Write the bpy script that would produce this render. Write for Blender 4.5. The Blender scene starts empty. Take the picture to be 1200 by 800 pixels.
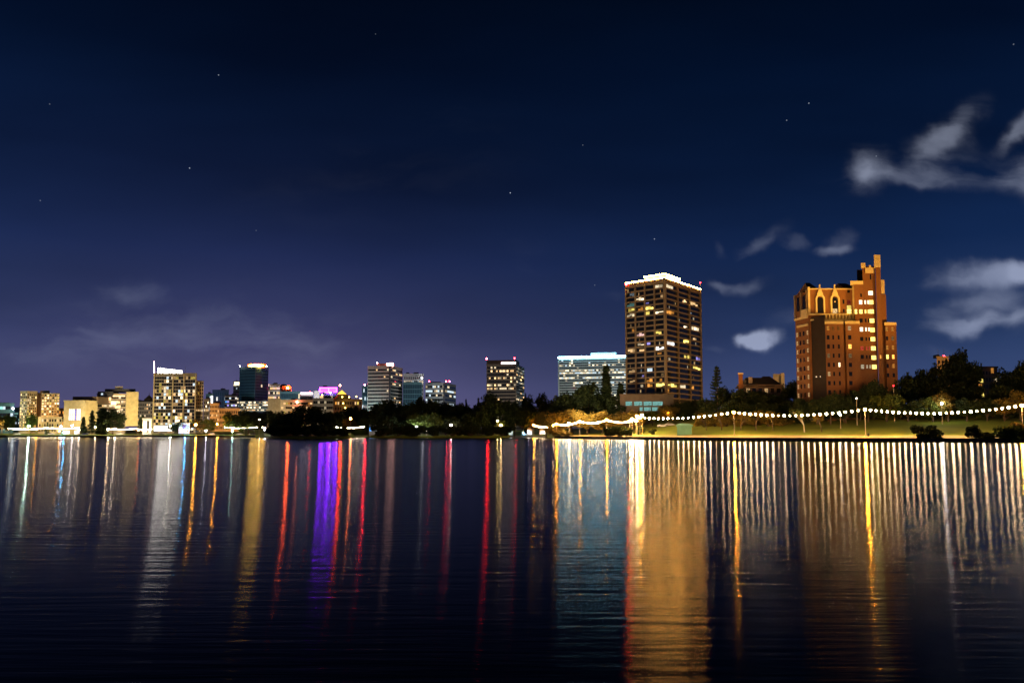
import bpy, bmesh, math, random
from mathutils import Vector, Matrix
random.seed(7)
R = math.radians
C = bpy.context.scene.collection
sc = bpy.context.scene

# ------------------------------------------------------------------ camera
F = 867.0                       # focal length in pixels of a 1200 px wide picture
PITCH = R(3.5)
SHIFT = 508.5 - 400 - F * math.tan(PITCH)   # vertical lens shift, px
CAMH = 2.2
cd = bpy.data.cameras.new('camera'); cd.lens = 26.0; cd.sensor_width = 36.0
cd.clip_start = 0.2; cd.clip_end = 20000
cd.shift_y = SHIFT / 1200
cam = bpy.data.objects.new('camera', cd); C.objects.link(cam)
cam.location = (0, 0, CAMH); cam.rotation_euler = (math.pi / 2 + PITCH, 0, 0)
sc.camera = cam
CP, SP = math.cos(PITCH), math.sin(PITCH)

def ray(px, py):
    u, v = (px - 600) / F, (400 + SHIFT - py) / F
    return u / (CP - v * SP), (SP + v * CP) / (CP - v * SP)     # X/Y and (Z-h)/Y
def P(px, py, Y):
    a, b = ray(px, py)
    return Vector((a * Y, Y, CAMH + b * Y))
def PX(px, Y):
    return (px - 600) / F * CP * Y
def ZZ(py, Y):
    return CAMH + Y * ray(600, py)[1]

# ------------------------------------------------------------------ exposure
sc.view_settings.view_transform = 'Standard'
sc.view_settings.look = 'None'
sc.view_settings.exposure = 0.0
sc.view_settings.gamma = 1.0
sc.view_settings.use_curve_mapping = False
cy = sc.cycles
cy.use_denoising = True; cy.use_adaptive_sampling = False
cy.max_bounces = 4; cy.diffuse_bounces = 1; cy.glossy_bounces = 3
cy.transparent_max_bounces = 4
cy.caustics_reflective = False; cy.caustics_refractive = False
cy.sample_clamp_direct = 0.0; cy.sample_clamp_indirect = 6.0
cy.use_light_tree = True

# ------------------------------------------------------------------ sky
world = bpy.data.worlds.new('World'); sc.world = world; world.use_nodes = True
nt = world.node_tree; nt.nodes.clear()
def node(t, **kw):
    n = nt.nodes.new(t)
    for k, v in kw.items(): setattr(n, k, v)
    return n
def setin(n, i, v):
    if hasattr(v, 'is_linked') or isinstance(v, bpy.types.NodeSocket): nt.links.new(v, n.inputs[i])
    else: n.inputs[i].default_value = v
def mth(op, a, b=None, c=None, clamp=False):
    n = node('ShaderNodeMath', operation=op, use_clamp=clamp)
    for i, v in enumerate((a, b, c)):
        if v is not None: setin(n, i, v)
    return n.outputs[0]
def vmt(op, a, b=None, scale=None):
    n = node('ShaderNodeVectorMath', operation=op)
    setin(n, 0, a)
    if b is not None: setin(n, 1, b)
    if scale is not None: setin(n, 3, scale)
    return n.outputs['Value'] if op in ('DOT_PRODUCT', 'LENGTH') else n.outputs[0]
def ramp(fac, stops):
    n = node('ShaderNodeValToRGB'); e = n.color_ramp.elements
    while len(e) < len(stops): e.new(0.5)
    for s, (p, c) in zip(e, stops): s.position = p; s.color = (*c, 1)
    n.color_ramp.interpolation = 'B_SPLINE' if False else 'EASE'
    n.color_ramp.interpolation = 'LINEAR'
    nt.links.new(fac, n.inputs[0]); return n.outputs[0]
def lin(r, g, b):
    f = lambda c: (c / 255 / 12.92) if c / 255 <= 0.04045 else ((c / 255 + 0.055) / 1.055) ** 2.4
    return (f(r), f(g), f(b))
tc = node('ShaderNodeTexCoord')
sep = node('ShaderNodeSeparateXYZ'); nt.links.new(tc.outputs['Generated'], sep.inputs[0])
dx, dy, dz = sep.outputs
ysafe = mth('MAXIMUM', dy, 0.02)
U = mth('DIVIDE', dx, ysafe); V = mth('DIVIDE', dz, ysafe)
UV = node('ShaderNodeCombineXYZ'); nt.links.new(U, UV.inputs[0]); nt.links.new(V, UV.inputs[1])
UV = UV.outputs[0]
el = mth('MULTIPLY', mth('MAXIMUM', dz, 0.0), 1.6, clamp=True)
base = ramp(el, [(0.0, lin(60, 76, 118)), (0.09, lin(56, 73, 115)), (0.20, lin(33, 52, 90)), (0.36, lin(16, 37, 75)),
                 (0.52, lin(7, 24, 54)), (0.70, lin(2, 14, 37)), (0.9, lin(0.6, 6, 18)), (1.0, lin(0.4, 4, 13))])
# purple town glow low over the left half of the skyline
gd = Vector((-0.30, 1.0, 0.05)).normalized()
gdot = vmt('DOT_PRODUCT', tc.outputs['Generated'], gd)
gl = mth('POWER', mth('MAXIMUM', gdot, 0.0), 9.0)
gl = mth('MULTIPLY', gl, mth('EXPONENT', mth('MULTIPLY', mth('MAXIMUM', dz, 0.0), -10.0)))
glc = node('ShaderNodeMix', data_type='RGBA', blend_type='ADD'); glc.inputs[0].default_value = 1.0
glm = vmt('SCALE', (0.085, 0.025, 0.032), scale=gl)
nt.links.new(base, glc.inputs[6]); nt.links.new(glm, glc.inputs[7])
skycol = glc.outputs[2]
# big soft variation and long exposure streaks
nz = node('ShaderNodeTexNoise'); nz.inputs['Scale'].default_value = 2.6; nz.inputs['Detail'].default_value = 3
mp = node('ShaderNodeMapping'); mp.inputs['Rotation'].default_value = (0, 0, R(32)); mp.inputs['Scale'].default_value = (0.5, 2.0, 1)
nt.links.new(UV, mp.inputs[0]); nt.links.new(mp.outputs[0], nz.inputs['Vector'])
veil = mth('MULTIPLY_ADD', nz.outputs[0], 1.3, 0.35)
skycol = vmt('SCALE', skycol, scale=veil)
# clouds
wz = node('ShaderNodeTexNoise'); wz.inputs['Scale'].default_value = 6.0; wz.inputs['Detail'].default_value = 3.0
nt.links.new(UV, wz.inputs['Vector'])
warp = vmt('SCALE', vmt('SUBTRACT', wz.outputs['Color'], (0.5, 0.5, 0.5)), scale=0.07)
wz2 = node('ShaderNodeTexNoise'); wz2.inputs['Scale'].default_value = 19.0; wz2.inputs['Detail'].default_value = 4.0
nt.links.new(UV, wz2.inputs['Vector'])
warp = vmt('ADD', warp, vmt('MULTIPLY', vmt('SUBTRACT', wz2.outputs['Color'], (0.5, 0.5, 0.5)), (0.055, 0.030, 0)))
UVW = vmt('ADD', UV, warp)
CL = [(1090, 212, 115, 15, 2, .36), (1015, 208, 40, 26, 20, .46), (1108, 158, 66, 19, 48, .34), (1090, 188, 50, 30, 30, .16),
      (1187, 145, 42, 15, 48, .42), (1200, 196, 44, 24, 20, .42), (1130, 196, 70, 26, 10, .08), (1250, 190, 60, 40, 20, .4),
      (900, 283, 36, 13, 30, .20), (985, 280, 34, 12, 38, .16), (975, 292, 22, 8, 8, .26), (938, 286, 14, 10, 0, .11),
      (850, 290, 10, 16, 0, .08), (866, 335, 38, 10, 10, .26), (836, 338, 11, 9, 0, .16), (892, 392, 32, 13, 4, 1.0), (880, 398, 26, 9, -8, .7), (886, 405, 16, 8, 0, .4),
      (835, 410, 20, 6, 0, .12), (930, 370, 30, 14, 0, .09), (716, 345, 24, 10, 0, .06),
      (1165, 325, 60, 20, 9, .62), (1094, 333, 28, 15, 0, .24), (1210, 318, 44, 20, 0, .55), (1156, 360, 56, 20, 10, .34),
      (1142, 384, 60, 13, 3, .62), (1204, 380, 28, 22, 0, .4), (1104, 374, 22, 14, 0, .24), (1105, 412, 26, 6, 0, .07),
      (155, 337, 50, 18, -20, .13), (210, 385, 220, 50, 0, .10), (90, 405, 130, 40, 10, .07), (330, 405, 160, 45, 0, .09), (470, 430, 130, 30, 8, .07), (614, 310, 34, 32, 0, .035),
      (500, 160, 110, 40, 12, .012), (420, 220, 200, 60, 10, .012)]
tot = None
for cx, cyy, rx, ry, ang, st in CL:
    u0, v0 = ray(cx, cyy)
    m = node('ShaderNodeMapping', vector_type='TEXTURE')
    m.inputs['Location'].default_value = (u0, v0, 0); m.inputs['Rotation'].default_value = (0, 0, R(ang))
    m.inputs['Scale'].default_value = (rx / F, ry / F, 1)
    nt.links.new(UVW, m.inputs[0])
    d = vmt('LENGTH', m.outputs[0])
    r = node('ShaderNodeMapRange', interpolation_type='SMOOTHERSTEP')
    nt.links.new(d, r.inputs[0]); r.inputs[1].default_value = 0.0; r.inputs[2].default_value = 1.38
    r.inputs[3].default_value = st; r.inputs[4].default_value = 0
    tot = r.outputs[0] if tot is None else mth('ADD', tot, r.outputs[0])
dn = node('ShaderNodeTexNoise'); dn.inputs['Scale'].default_value = 13; dn.inputs['Detail'].default_value = 7; dn.inputs['Roughness'].default_value = .5
mp2 = node('ShaderNodeMapping'); mp2.inputs['Rotation'].default_value = (0, 0, R(-38)); mp2.inputs['Scale'].default_value = (0.42, 1.5, 1)
nt.links.new(UVW, mp2.inputs[0]); nt.links.new(mp2.outputs[0], dn.inputs['Vector'])
en = node('ShaderNodeMapRange', interpolation_type='SMOOTHSTEP'); nt.links.new(mth('MULTIPLY_ADD', tot, 0.42, dn.outputs[0]), en.inputs[0]); en.inputs[1].default_value = 0.40; en.inputs[2].default_value = 0.78
cm = mth('MULTIPLY', mth('MULTIPLY', tot, 1.25), en.outputs[0])
cm = mth('MULTIPLY', cm, mth('GREATER_THAN', dy, 0.05))
cl = vmt('SCALE', (0.26, 0.285, 0.36), scale=mth('MINIMUM', cm, 1.0))
skycol = vmt('ADD', skycol, cl)
# stars
for sx, sy, st in [(256, 88, .5), (222, 197, .8), (598, 226, 1.1), (948, 121, .6), (922, 141, .45), (767, 280, .7), (683, 170, .25), (47, 235, .25),
                   (1027, 183, .3), (300, 270, .18), (697, 334, .25), (58, 122, .2), (1188, 52, .3), (440, 40, .15)]:
    u0, v0 = ray(sx, sy); sd = Vector((u0, 1, v0)).normalized()
    dd = vmt('LENGTH', vmt('SUBTRACT', tc.outputs['Generated'], sd))
    s = mth('MULTIPLY', mth('LESS_THAN', dd, 0.0007), st * .5)
    skycol = vmt('ADD', skycol, vmt('SCALE', (.75, .85, 1), scale=s))
# twilight share from the sky model, sun well below the horizon
ns = node('ShaderNodeTexSky'); ns.sky_type = 'NISHITA'; ns.sun_disc = False; ns.sun_elevation = R(-8); ns.sun_rotation = R(200)
skycol = vmt('ADD', skycol, vmt('SCALE', ns.outputs[0], scale=0.003))
bg = node('ShaderNodeBackground'); nt.links.new(skycol, bg.inputs[0]); bg.inputs[1].default_value = 1.0
wo = node('ShaderNodeOutputWorld'); nt.links.new(bg.outputs[0], wo.inputs[0])
# faint moon behind the camera
sl = bpy.data.lights.new('moon', 'SUN'); sl.energy = 0.015; sl.angle = R(0.5); sl.color = (.8, .88, 1)
so = bpy.data.objects.new('moon', sl); C.objects.link(so); so.rotation_euler = (R(50), 0, R(-30))

# ------------------------------------------------------------------ materials
MATS = {}
def mat(name, col, rough=0.8, var=0.15, scale=0.4, metal=0.0, spec=0.3):
    if name in MATS: return MATS[name]
    m = bpy.data.materials.new(name); m.use_nodes = True; t = m.node_tree
    b = t.nodes['Principled BSDF']; b.inputs['Roughness'].default_value = rough; b.inputs['Metallic'].default_value = metal
    b.inputs['Specular IOR Level'].default_value = spec
    if var:
        c = t.nodes.new('ShaderNodeTexCoord'); n = t.nodes.new('ShaderNodeTexNoise'); n.inputs['Scale'].default_value = scale
        n.inputs['Detail'].default_value = 6
        t.links.new(c.outputs['Object'], n.inputs['Vector'])
        r = t.nodes.new('ShaderNodeValToRGB'); r.color_ramp.elements[0].position = .3; r.color_ramp.elements[1].position = .7
        r.color_ramp.elements[0].color = (*[x * (1 - var) for x in col], 1); r.color_ramp.elements[1].color = (*[min(1, x * (1 + var)) for x in col], 1)
        t.links.new(n.outputs[0], r.inputs[0]); t.links.new(r.outputs[0], b.inputs['Base Color'])
    else: b.inputs['Base Color'].default_value = (*col, 1)
    MATS[name] = m; return m
def emat(name, col, st, var=0.0, scale=1.0):
    if name in MATS: return MATS[name]
    m = bpy.data.materials.new(name); m.use_nodes = True; t = m.node_tree; t.nodes.clear()
    e = t.nodes.new('ShaderNodeEmission'); e.inputs[0].default_value = (*col, 1); e.inputs[1].default_value = st
    o = t.nodes.new('ShaderNodeOutputMaterial'); t.links.new(e.outputs[0], o.inputs[0])
    if var:
        c = t.nodes.new('ShaderNodeTexCoord'); n = t.nodes.new('ShaderNodeTexNoise'); n.inputs['Scale'].default_value = scale
        mm = t.nodes.new('ShaderNodeMath'); mm.operation = 'MULTIPLY_ADD'
        t.links.new(c.outputs['Object'], n.inputs['Vector']); t.links.new(n.outputs[0], mm.inputs[0])
        mm.use_clamp = False; n.inputs['Detail'].default_value = 2; mm.inputs[1].default_value = st * var * 2; mm.inputs[2].default_value = st * (1 - var); t.links.new(mm.outputs[0], e.inputs[1])
    MATS[name] = m; return m
def brickmat(name, c1, c2, mortar, sc_):
    m = bpy.data.materials.new(name); m.use_nodes = True; t = m.node_tree; b = t.nodes['Principled BSDF']
    n = t.nodes.new('ShaderNodeTexBrick'); c = t.nodes.new('ShaderNodeTexCoord'); mp_ = t.nodes.new('ShaderNodeMapping')
    mp_.inputs['Rotation'].default_value = (R(90), 0, 0)
    t.links.new(c.outputs['Object'], mp_.inputs[0]); t.links.new(mp_.outputs[0], n.inputs['Vector'])
    n.inputs['Color1'].default_value = (*c1, 1); n.inputs['Color2'].default_value = (*c2, 1); n.inputs['Mortar'].default_value = (*mortar, 1)
    n.inputs['Scale'].default_value = sc_; n.inputs['Mortar Size'].default_value = .01
    t.links.new(n.outputs[0], b.inputs['Base Color']); b.inputs['Roughness'].default_value = .85; MATS[name] = m; return m
LITC = {'warm': (1, .62, .27), 'white': (1, .80, .50), 'cool': (.72, .88, 1), 'yellow': (1, .76, .16), 'orange': (1, .40, .07),
        'violet': (.42, .36, 1), 'teal': (.42, .95, .85), 'pink': (1, .62, .55), 'purewhite': (1, .95, .9), 'green': (.3, 1, .4), 'red': (1, .12, .06), 'blue': (.1, .4, 1)}
LVL = {'a': 2.4, 'b': 1.0, 'c': 0.40, 'd': 0.13}
def lit(key):                       # e.g. 'warm.a'
    c, l = key.split('.')
    m = emat('lit_' + c + '_' + l, LITC[c], LVL[l], 1.6, 1.7); m.cycles.emission_sampling = 'NONE'; return m
GLASS = mat('dark_glass', (.012, .014, .018), .04, 0, spec=.4)
GLASSB = mat('blue_glass', (.02, .045, .06), .05, 0, spec=.5)
CONC = mat('tan_concrete', (.40, .34, .27)); CREAM = mat('cream_paint', (.58, .47, .26)); GREY = mat('grey_concrete', (.30, .30, .29))
DARKC = mat('dark_cladding', (.06, .06, .07)); BROWN = mat('brown_panel', (.17, .12, .08)); WHITE = mat('white_paint', (.75, .72, .68))
TEALW = mat('teal_cladding', (.06, .13, .15)); NAVY = mat('navy_cladding', (.035, .045, .09)); PINK = mat('terracotta_render', (.48, .30, .17))
ROOF = mat('dark_roofing', (.05, .045, .04)); BRICK = brickmat('orange_brick', (.27, .105, .028), (.20, .075, .02), (.20, .14, .07), 2.2)
TRIM = mat('cream_terracotta_trim', (.78, .62, .30)); METAL = mat('grey_metal', (.25, .25, .26), .4, .05, metal=.6); STEEL = mat('painted_steel', (.10, .12, .10), .5)
BARK = mat('brown_bark', (.10, .075, .05), .95, .3, 3); PBARK = mat('pale_bark', (.40, .36, .28), .9, .2, 3)
def leafmat(name, col):
    m = bpy.data.materials.new(name); m.use_nodes = True; t = m.node_tree; b = t.nodes['Principled BSDF']
    b.inputs['Roughness'].default_value = .7; b.inputs['Specular IOR Level'].default_value = .2
    g = t.nodes.new('ShaderNodeNewGeometry'); o = t.nodes.new('ShaderNodeObjectInfo'); r = t.nodes.new('ShaderNodeValToRGB')
    a = t.nodes.new('ShaderNodeMath'); a.operation = 'MULTIPLY_ADD'; t.links.new(o.outputs['Random'], a.inputs[0]); a.inputs[1].default_value = .4
    t.links.new(g.outputs['Random Per Island'], a.inputs[2])
    r.color_ramp.elements[0].color = (*[x * .55 for x in col], 1); r.color_ramp.elements[1].color = (col[0] * 1.7, col[1] * 1.4, col[2], 1)
    r.color_ramp.elements[1].position = 1.3 / 1.4
    t.links.new(a.outputs[0], r.inputs[0]); t.links.new(r.outputs[0], b.inputs['Base Color'])
    tr = t.nodes.new('ShaderNodeBsdfTranslucent'); t.links.new(r.outputs[0], tr.inputs[0])
    mx = t.nodes.new('ShaderNodeMixShader'); mx.inputs[0].default_value = .25
    t.links.new(b.outputs[0], mx.inputs[1]); t.links.new(tr.outputs[0], mx.inputs[2]); t.links.new(mx.outputs[0], t.nodes['Material Output'].inputs[0])
    MATS[name] = m; return m
LEAF = leafmat('green_leaves', (.07, .11, .028)); LEAFD = leafmat('dark_needles', (.025, .045, .02)); LEAFGLOW = leafmat('glow_tinted_leaves', (.15, .13, .035))  # last leaf colour is brightened to paint lamp glow onto lit trees

# ------------------------------------------------------------------ mesh helpers
class MB:
    def __init__(s): s.v = []; s.f = []
    def quadbox(s, pts):                      # 8 points: bottom 4, top 4
        b = len(s.v); s.v += [tuple(p) for p in pts]
        for q in ((0, 3, 2, 1), (4, 5, 6, 7), (0, 1, 5, 4), (1, 2, 6, 5), (2, 3, 7, 6), (3, 0, 4, 7)): s.f.append(tuple(b + i for i in q))
    def box(s, x0, x1, y0, y1, z0, z1):
        s.quadbox([(x0, y0, z0), (x1, y0, z0), (x1, y1, z0), (x0, y1, z0), (x0, y0, z1), (x1, y0, z1), (x1, y1, z1), (x0, y1, z1)])
    def fbox(s, fr, s0, s1, z0, z1, d0, d1):  # facade box: s along the wall, d outward
        O, r, n = fr; k = lambda a, d, z: (O.x + r.x * a + n.x * d, O.y + r.y * a + n.y * d, z)
        s.quadbox([k(s0, d1, z0), k(s1, d1, z0), k(s1, d0, z0), k(s0, d0, z0), k(s0, d1, z1), k(s1, d1, z1), k(s1, d0, z1), k(s0, d0, z1)])
    def tube(s, p, q, r0, r1, n=6):
        p, q = Vector(p), Vector(q); d = (q - p).normalized(); a = d.orthogonal().normalized(); c = d.cross(a); b = len(s.v)
        for w, r in ((p, r0), (q, r1)):
            for i in range(n):
                t = 2 * math.pi * i / n; s.v.append(tuple(w + a * math.cos(t) * r + c * math.sin(t) * r))
        for i in range(n): s.f.append((b + i, b + (i + 1) % n, b + n + (i + 1) % n, b + n + i))
        s.f.append(tuple(b + n + i for i in range(n))); s.f.append(tuple(b + n - 1 - i for i in range(n)))
    def ball(s, c, r, seg=8, ring=5, sz=1.0):
        b = len(s.v); c = Vector(c)
        s.v.append((c.x, c.y, c.z + r * sz))
        for j in range(1, ring):
            t = math.pi * j / ring
            for i in range(seg):
                a = 2 * math.pi * i / seg; s.v.append((c.x + r * math.sin(t) * math.cos(a), c.y + r * math.sin(t) * math.sin(a), c.z + r * sz * math.cos(t)))
        s.v.append((c.x, c.y, c.z - r * sz)); e = len(s.v) - 1
        for i in range(seg):
            k = (i + 1) % seg; s.f.append((b, b + 1 + i, b + 1 + k)); s.f.append((e, b + 1 + (ring - 2) * seg + k, b + 1 + (ring - 2) * seg + i))
            for j in range(ring - 2): q = b + 1 + j * seg; s.f.append((q + i, q + seg + i, q + seg + k, q + k))
    def pyramid(s, x0, x1, y0, y1, z0, z1, ridge=0.0):
        mx_, my = (x0 + x1) / 2, (y0 + y1) / 2; b = len(s.v); h = (x1 - x0) * ridge / 2
        s.v += [(x0, y0, z0), (x1, y0, z0), (x1, y1, z0), (x0, y1, z0), (mx_ - h, my, z1), (mx_ + h + .01, my, z1)]
        for q in ((0, 3, 2, 1), (0, 1, 5, 4), (1, 2, 5), (2, 3, 4, 5), (3, 0, 4)): s.f.append(tuple(b + i for i in q))
    def mesh(s, name, m, off=(0, 0, 0)):
        me = bpy.data.meshes.new(name); me.from_pydata([(x - off[0], y - off[1], z - off[2]) for x, y, z in s.v], [], s.f); me.update()
        me.materials.append(m); return me
    def build(s, name, m, parent=None, smooth=False):
        off = parent_world(parent) if parent else Vector((0, 0, 0))
        if parent is None:
            xs = [v[0] for v in s.v]; ys = [v[1] for v in s.v]; off = Vector(((min(xs) + max(xs)) / 2, (min(ys) + max(ys)) / 2, min(v[2] for v in s.v)))
        me = s.mesh(name, m, off); o = bpy.data.objects.new(name, me); C.objects.link(o)
        if parent: o.parent = parent
        else: o.location = off
        if smooth:
            for p in me.polygons: p.use_smooth = True
        return o
def parent_world(o):
    w = Vector((0, 0, 0))
    while o: w += Vector(o.location); o = o.parent
    return w
def tag(o, label=None, cat=None, group=None, kind=None):
    if label: o['label'] = label
    if cat: o['category'] = cat
    if group: o['group'] = group
    if kind: o['kind'] = kind
    return o
def empty(name, loc, label, cat, group=None):
    o = bpy.data.objects.new(name, None); C.objects.link(o); o.location = loc; o.empty_display_size = 1
    return tag(o, label, cat, group)
LAMPM = {}
def lampm(col, st):
    k = 'lamp_glow_%s_%g' % (col if isinstance(col, str) else '%g_%g_%g' % col, st)
    return emat(k, LITC[col] if isinstance(col, str) else col, st)
RED = (1, .012, .018); SODIUM = (1, .36, .025); GLOBE = (1, .68, .35)

# ------------------------------------------------------------------ terrain
SH = [(-900, 640), (-200, 560), (0, 545), (303, 545), (309, 420), (330, 372), (405, 366), (410, 372), (414, 520), (431, 520), (436, 440), (470, 432), (590, 440), (597, 505),
      (640, 490), (650, 375), (700, 350), (740, 312), (860, 252), (1015, 224), (1200, 204), (1500, 180), (2100, 150)]
def interp(T, x):
    if x <= T[0][0]: return T[0][1]
    for (a, b), (c, d) in zip(T, T[1:]):
        if x <= c: return b + (d - b) * (x - a) / (c - a)
    return T[-1][1]
def shore(px): return interp(SH, px)
def toPX(x, y): return 600 + x / y * F / CP
PRL = [(0, 1.0), (3, 1.05), (12, 1.5), (60, 2.2), (150, 4), (300, 7), (900, 12), (6000, 30)]
PRR = [(0, .95), (3, 1.0), (17, 1.75), (22, 2.0), (40, 4.2), (62, 7.4), (75, 8.4), (108, 10.5), (150, 15), (300, 19), (900, 22), (6000, 34)]
def gh(px, off):
    t = min(1, max(0, (px - 655) / 190)); t = t * t * (3 - 2 * t)
    return interp(PRL, off) * (1 - t) + interp(PRR, off) * t
def G(px, Y): return gh(px, max(0, Y - shore(px)))
offs = [-60, -12, -.6, -.2, .15, 1, 3, 6, 10, 14, 17, 20, 22, 26, 31, 36, 42, 48, 55, 62, 70, 80, 95, 115, 140, 180, 240, 300, 400, 600, 900, 1500, 3000, 7000]
cols = list(range(-2400, -200, 60)) + list(range(-200, 1400, 3)) + list(range(1400, 3600, 60))
gm = MB()
for c_ in cols:
    S_ = shore(c_)
    for o_ in offs:
        z = -3 if o_ < -10 else (-1.2 if o_ < 0 else gh(c_, o_) + (0.12 * math.sin(c_ * .05 + o_ * .1) if o_ > 24 else 0))
        gm.v.append((PX(c_, S_ + o_), S_ + o_, z))
no = len(offs)
for i in range(len(cols) - 1):
    for j in range(no - 1): gm.f.append((i * no + j, (i + 1) * no + j, (i + 1) * no + j + 1, i * no + j + 1))
GRASS = mat('park_grass', (.15, .20, .014), .95, .35, .05)
gr = gm.build('ground', GRASS, smooth=True); tag(gr, kind='structure')
# lake bed
lb = MB(); lb.box(-9000, 9000, -2000, 9000, -6, -3.2); tag(lb.build('lake_bed', mat('mud', (.05, .04, .03))), kind='structure')
# path along the right bank
def strip(name, m, px0, px1, o0, o1, lift, step=3):
    b = MB(); n = 0; k = 5
    for c_ in range(px0, px1 + 1, step):
        for q in range(k):
            o_ = o0 + (o1 - o0) * q / (k - 1); b.v.append((PX(c_, shore(c_) + o_), shore(c_) + o_, gh(c_, o_) + lift))
        n += 1
    for i in range(n - 1):
        for q in range(k - 1): b.f.append((i * k + q, (i + 1) * k + q, (i + 1) * k + q + 1, i * k + q + 1))
    return tag(b.build(name, m), kind='structure')
strip('path', mat('sandy_path', (.40, .27, .13), .9, .25, .35), 656, 1700, 3.2, 16.8, .02)
strip('lakeside_road', mat('asphalt', (.06, .06, .06), .8, .2, .3), 300 - 900, 300, 16, 26, .05)
# retaining wall of the right bank and of the far bank
def wall(name, label, px0, px1, w, h, m, step=3):
    b = MB(); L = [c_ for c_ in range(px0, px1 + 1, step)]
    for a, c_ in zip(L, L[1:]):
        p = []
        for zz in (-1.5, None):
            for (cc, o_) in ((a, -.5), (c_, -.5), (c_, -.5 + w), (a, -.5 + w)):
                p.append((PX(cc, shore(cc) + o_), shore(cc) + o_, zz if zz else gh(cc, 0) + h))
        b.quadbox(p)
    return tag(b.build(name, m), label, 'wall')
ROCK = mat('dark_wet_stone', (.05, .042, .035), .8, .5, 1.2)
wall('retaining_wall', 'dark wet stone lake wall below the orange lit path', 650, 1700, .8, .06, ROCK)
wall('retaining_wall', 'low dark stone lake wall below the far left row of lights', -400, 300, .8, .25, ROCK)
wall('retaining_wall', 'low stone edge in front of the white tents between dark trees', 597, 640, .8, .2, mat('pale_stone', (.35, .32, .28)))

# ------------------------------------------------------------------ water
wm = bpy.data.materials.new('lake_water'); wm.use_nodes = True; t = wm.node_tree; t.nodes.clear()
N = lambda ty: t.nodes.new(ty)
out = N('ShaderNodeOutputMaterial'); mixs = N('ShaderNodeMixShader'); fr_ = N('ShaderNodeFresnel'); fr_.inputs[0].default_value = 1.33
dif = N('ShaderNodeBsdfDiffuse'); dif.inputs[0].default_value = (.003, .004, .006, 1)
gls = N('ShaderNodeBsdfAnisotropic'); gls.distribution = 'BECKMANN'; gls.inputs['Color'].default_value = (.97, .97, .97, 1)
WR, WA = 0.139, 0.61
gls.inputs['Anisotropy'].default_value = WA
tg = N('ShaderNodeCombineXYZ'); tg.inputs[0].default_value = 1.0; tg.inputs[1].default_value = math.sin(R(-19))
t.links.new(tg.outputs[0], gls.inputs['Tangent'])
tcw = N('ShaderNodeTexCoord'); mw = N('ShaderNodeMapping'); mw.inputs['Scale'].default_value = (.22, 1.8, 1); mw.inputs['Rotation'].default_value = (0, 0, R(6))
t.links.new(tcw.outputs['Object'], mw.inputs[0])
n1 = N('ShaderNodeTexNoise'); n1.inputs['Scale'].default_value = 2.2; n1.inputs['Detail'].default_value = 3; t.links.new(mw.outputs[0], n1.inputs['Vector'])
bp = N('ShaderNodeBump'); bp.inputs['Strength'].default_value = .145; bp.inputs['Distance'].default_value = .10
t.links.new(n1.outputs[0], bp.inputs['Height']); t.links.new(bp.outputs[0], gls.inputs['Normal'])
n2 = N('ShaderNodeTexNoise'); n2.inputs['Scale'].default_value = .012; n2.inputs['Detail'].default_value = 3
mw2 = N('ShaderNodeMapping'); mw2.inputs['Scale'].default_value = (.25, 2.2, 1); t.links.new(tcw.outputs['Object'], mw2.inputs[0]); t.links.new(mw2.outputs[0], n2.inputs['Vector'])
rr = N('ShaderNodeMath'); rr.operation = 'MULTIPLY_ADD'; t.links.new(n2.outputs[0], rr.inputs[0]); rr.inputs[1].default_value = .03; rr.inputs[2].default_value = WR - .015
t.links.new(rr.outputs[0], gls.inputs['Roughness'])
fm = N('ShaderNodeMath'); fm.operation = 'POWER'; fm.inputs[1].default_value = 1.25; fk = N('ShaderNodeMath'); fk.operation = 'MULTIPLY'; fk.inputs[1].default_value = .5; t.links.new(fm.outputs[0], fk.inputs[0]); t.links.new(fr_.outputs[0], fm.inputs[0]); t.links.new(fk.outputs[0], mixs.inputs[0]); t.links.new(dif.outputs[0], mixs.inputs[1]); t.links.new(gls.outputs[0], mixs.inputs[2]); t.links.new(mixs.outputs[0], out.inputs[0])
wb = MB(); wb.v = [(-4000, -400, 0), (4000, -400, 0), (4000, 640, 0), (-4000, 640, 0)]; wb.f = [(0, 1, 2, 3)]
wat = wb.build('water', wm); tag(wat, kind='structure')

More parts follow.
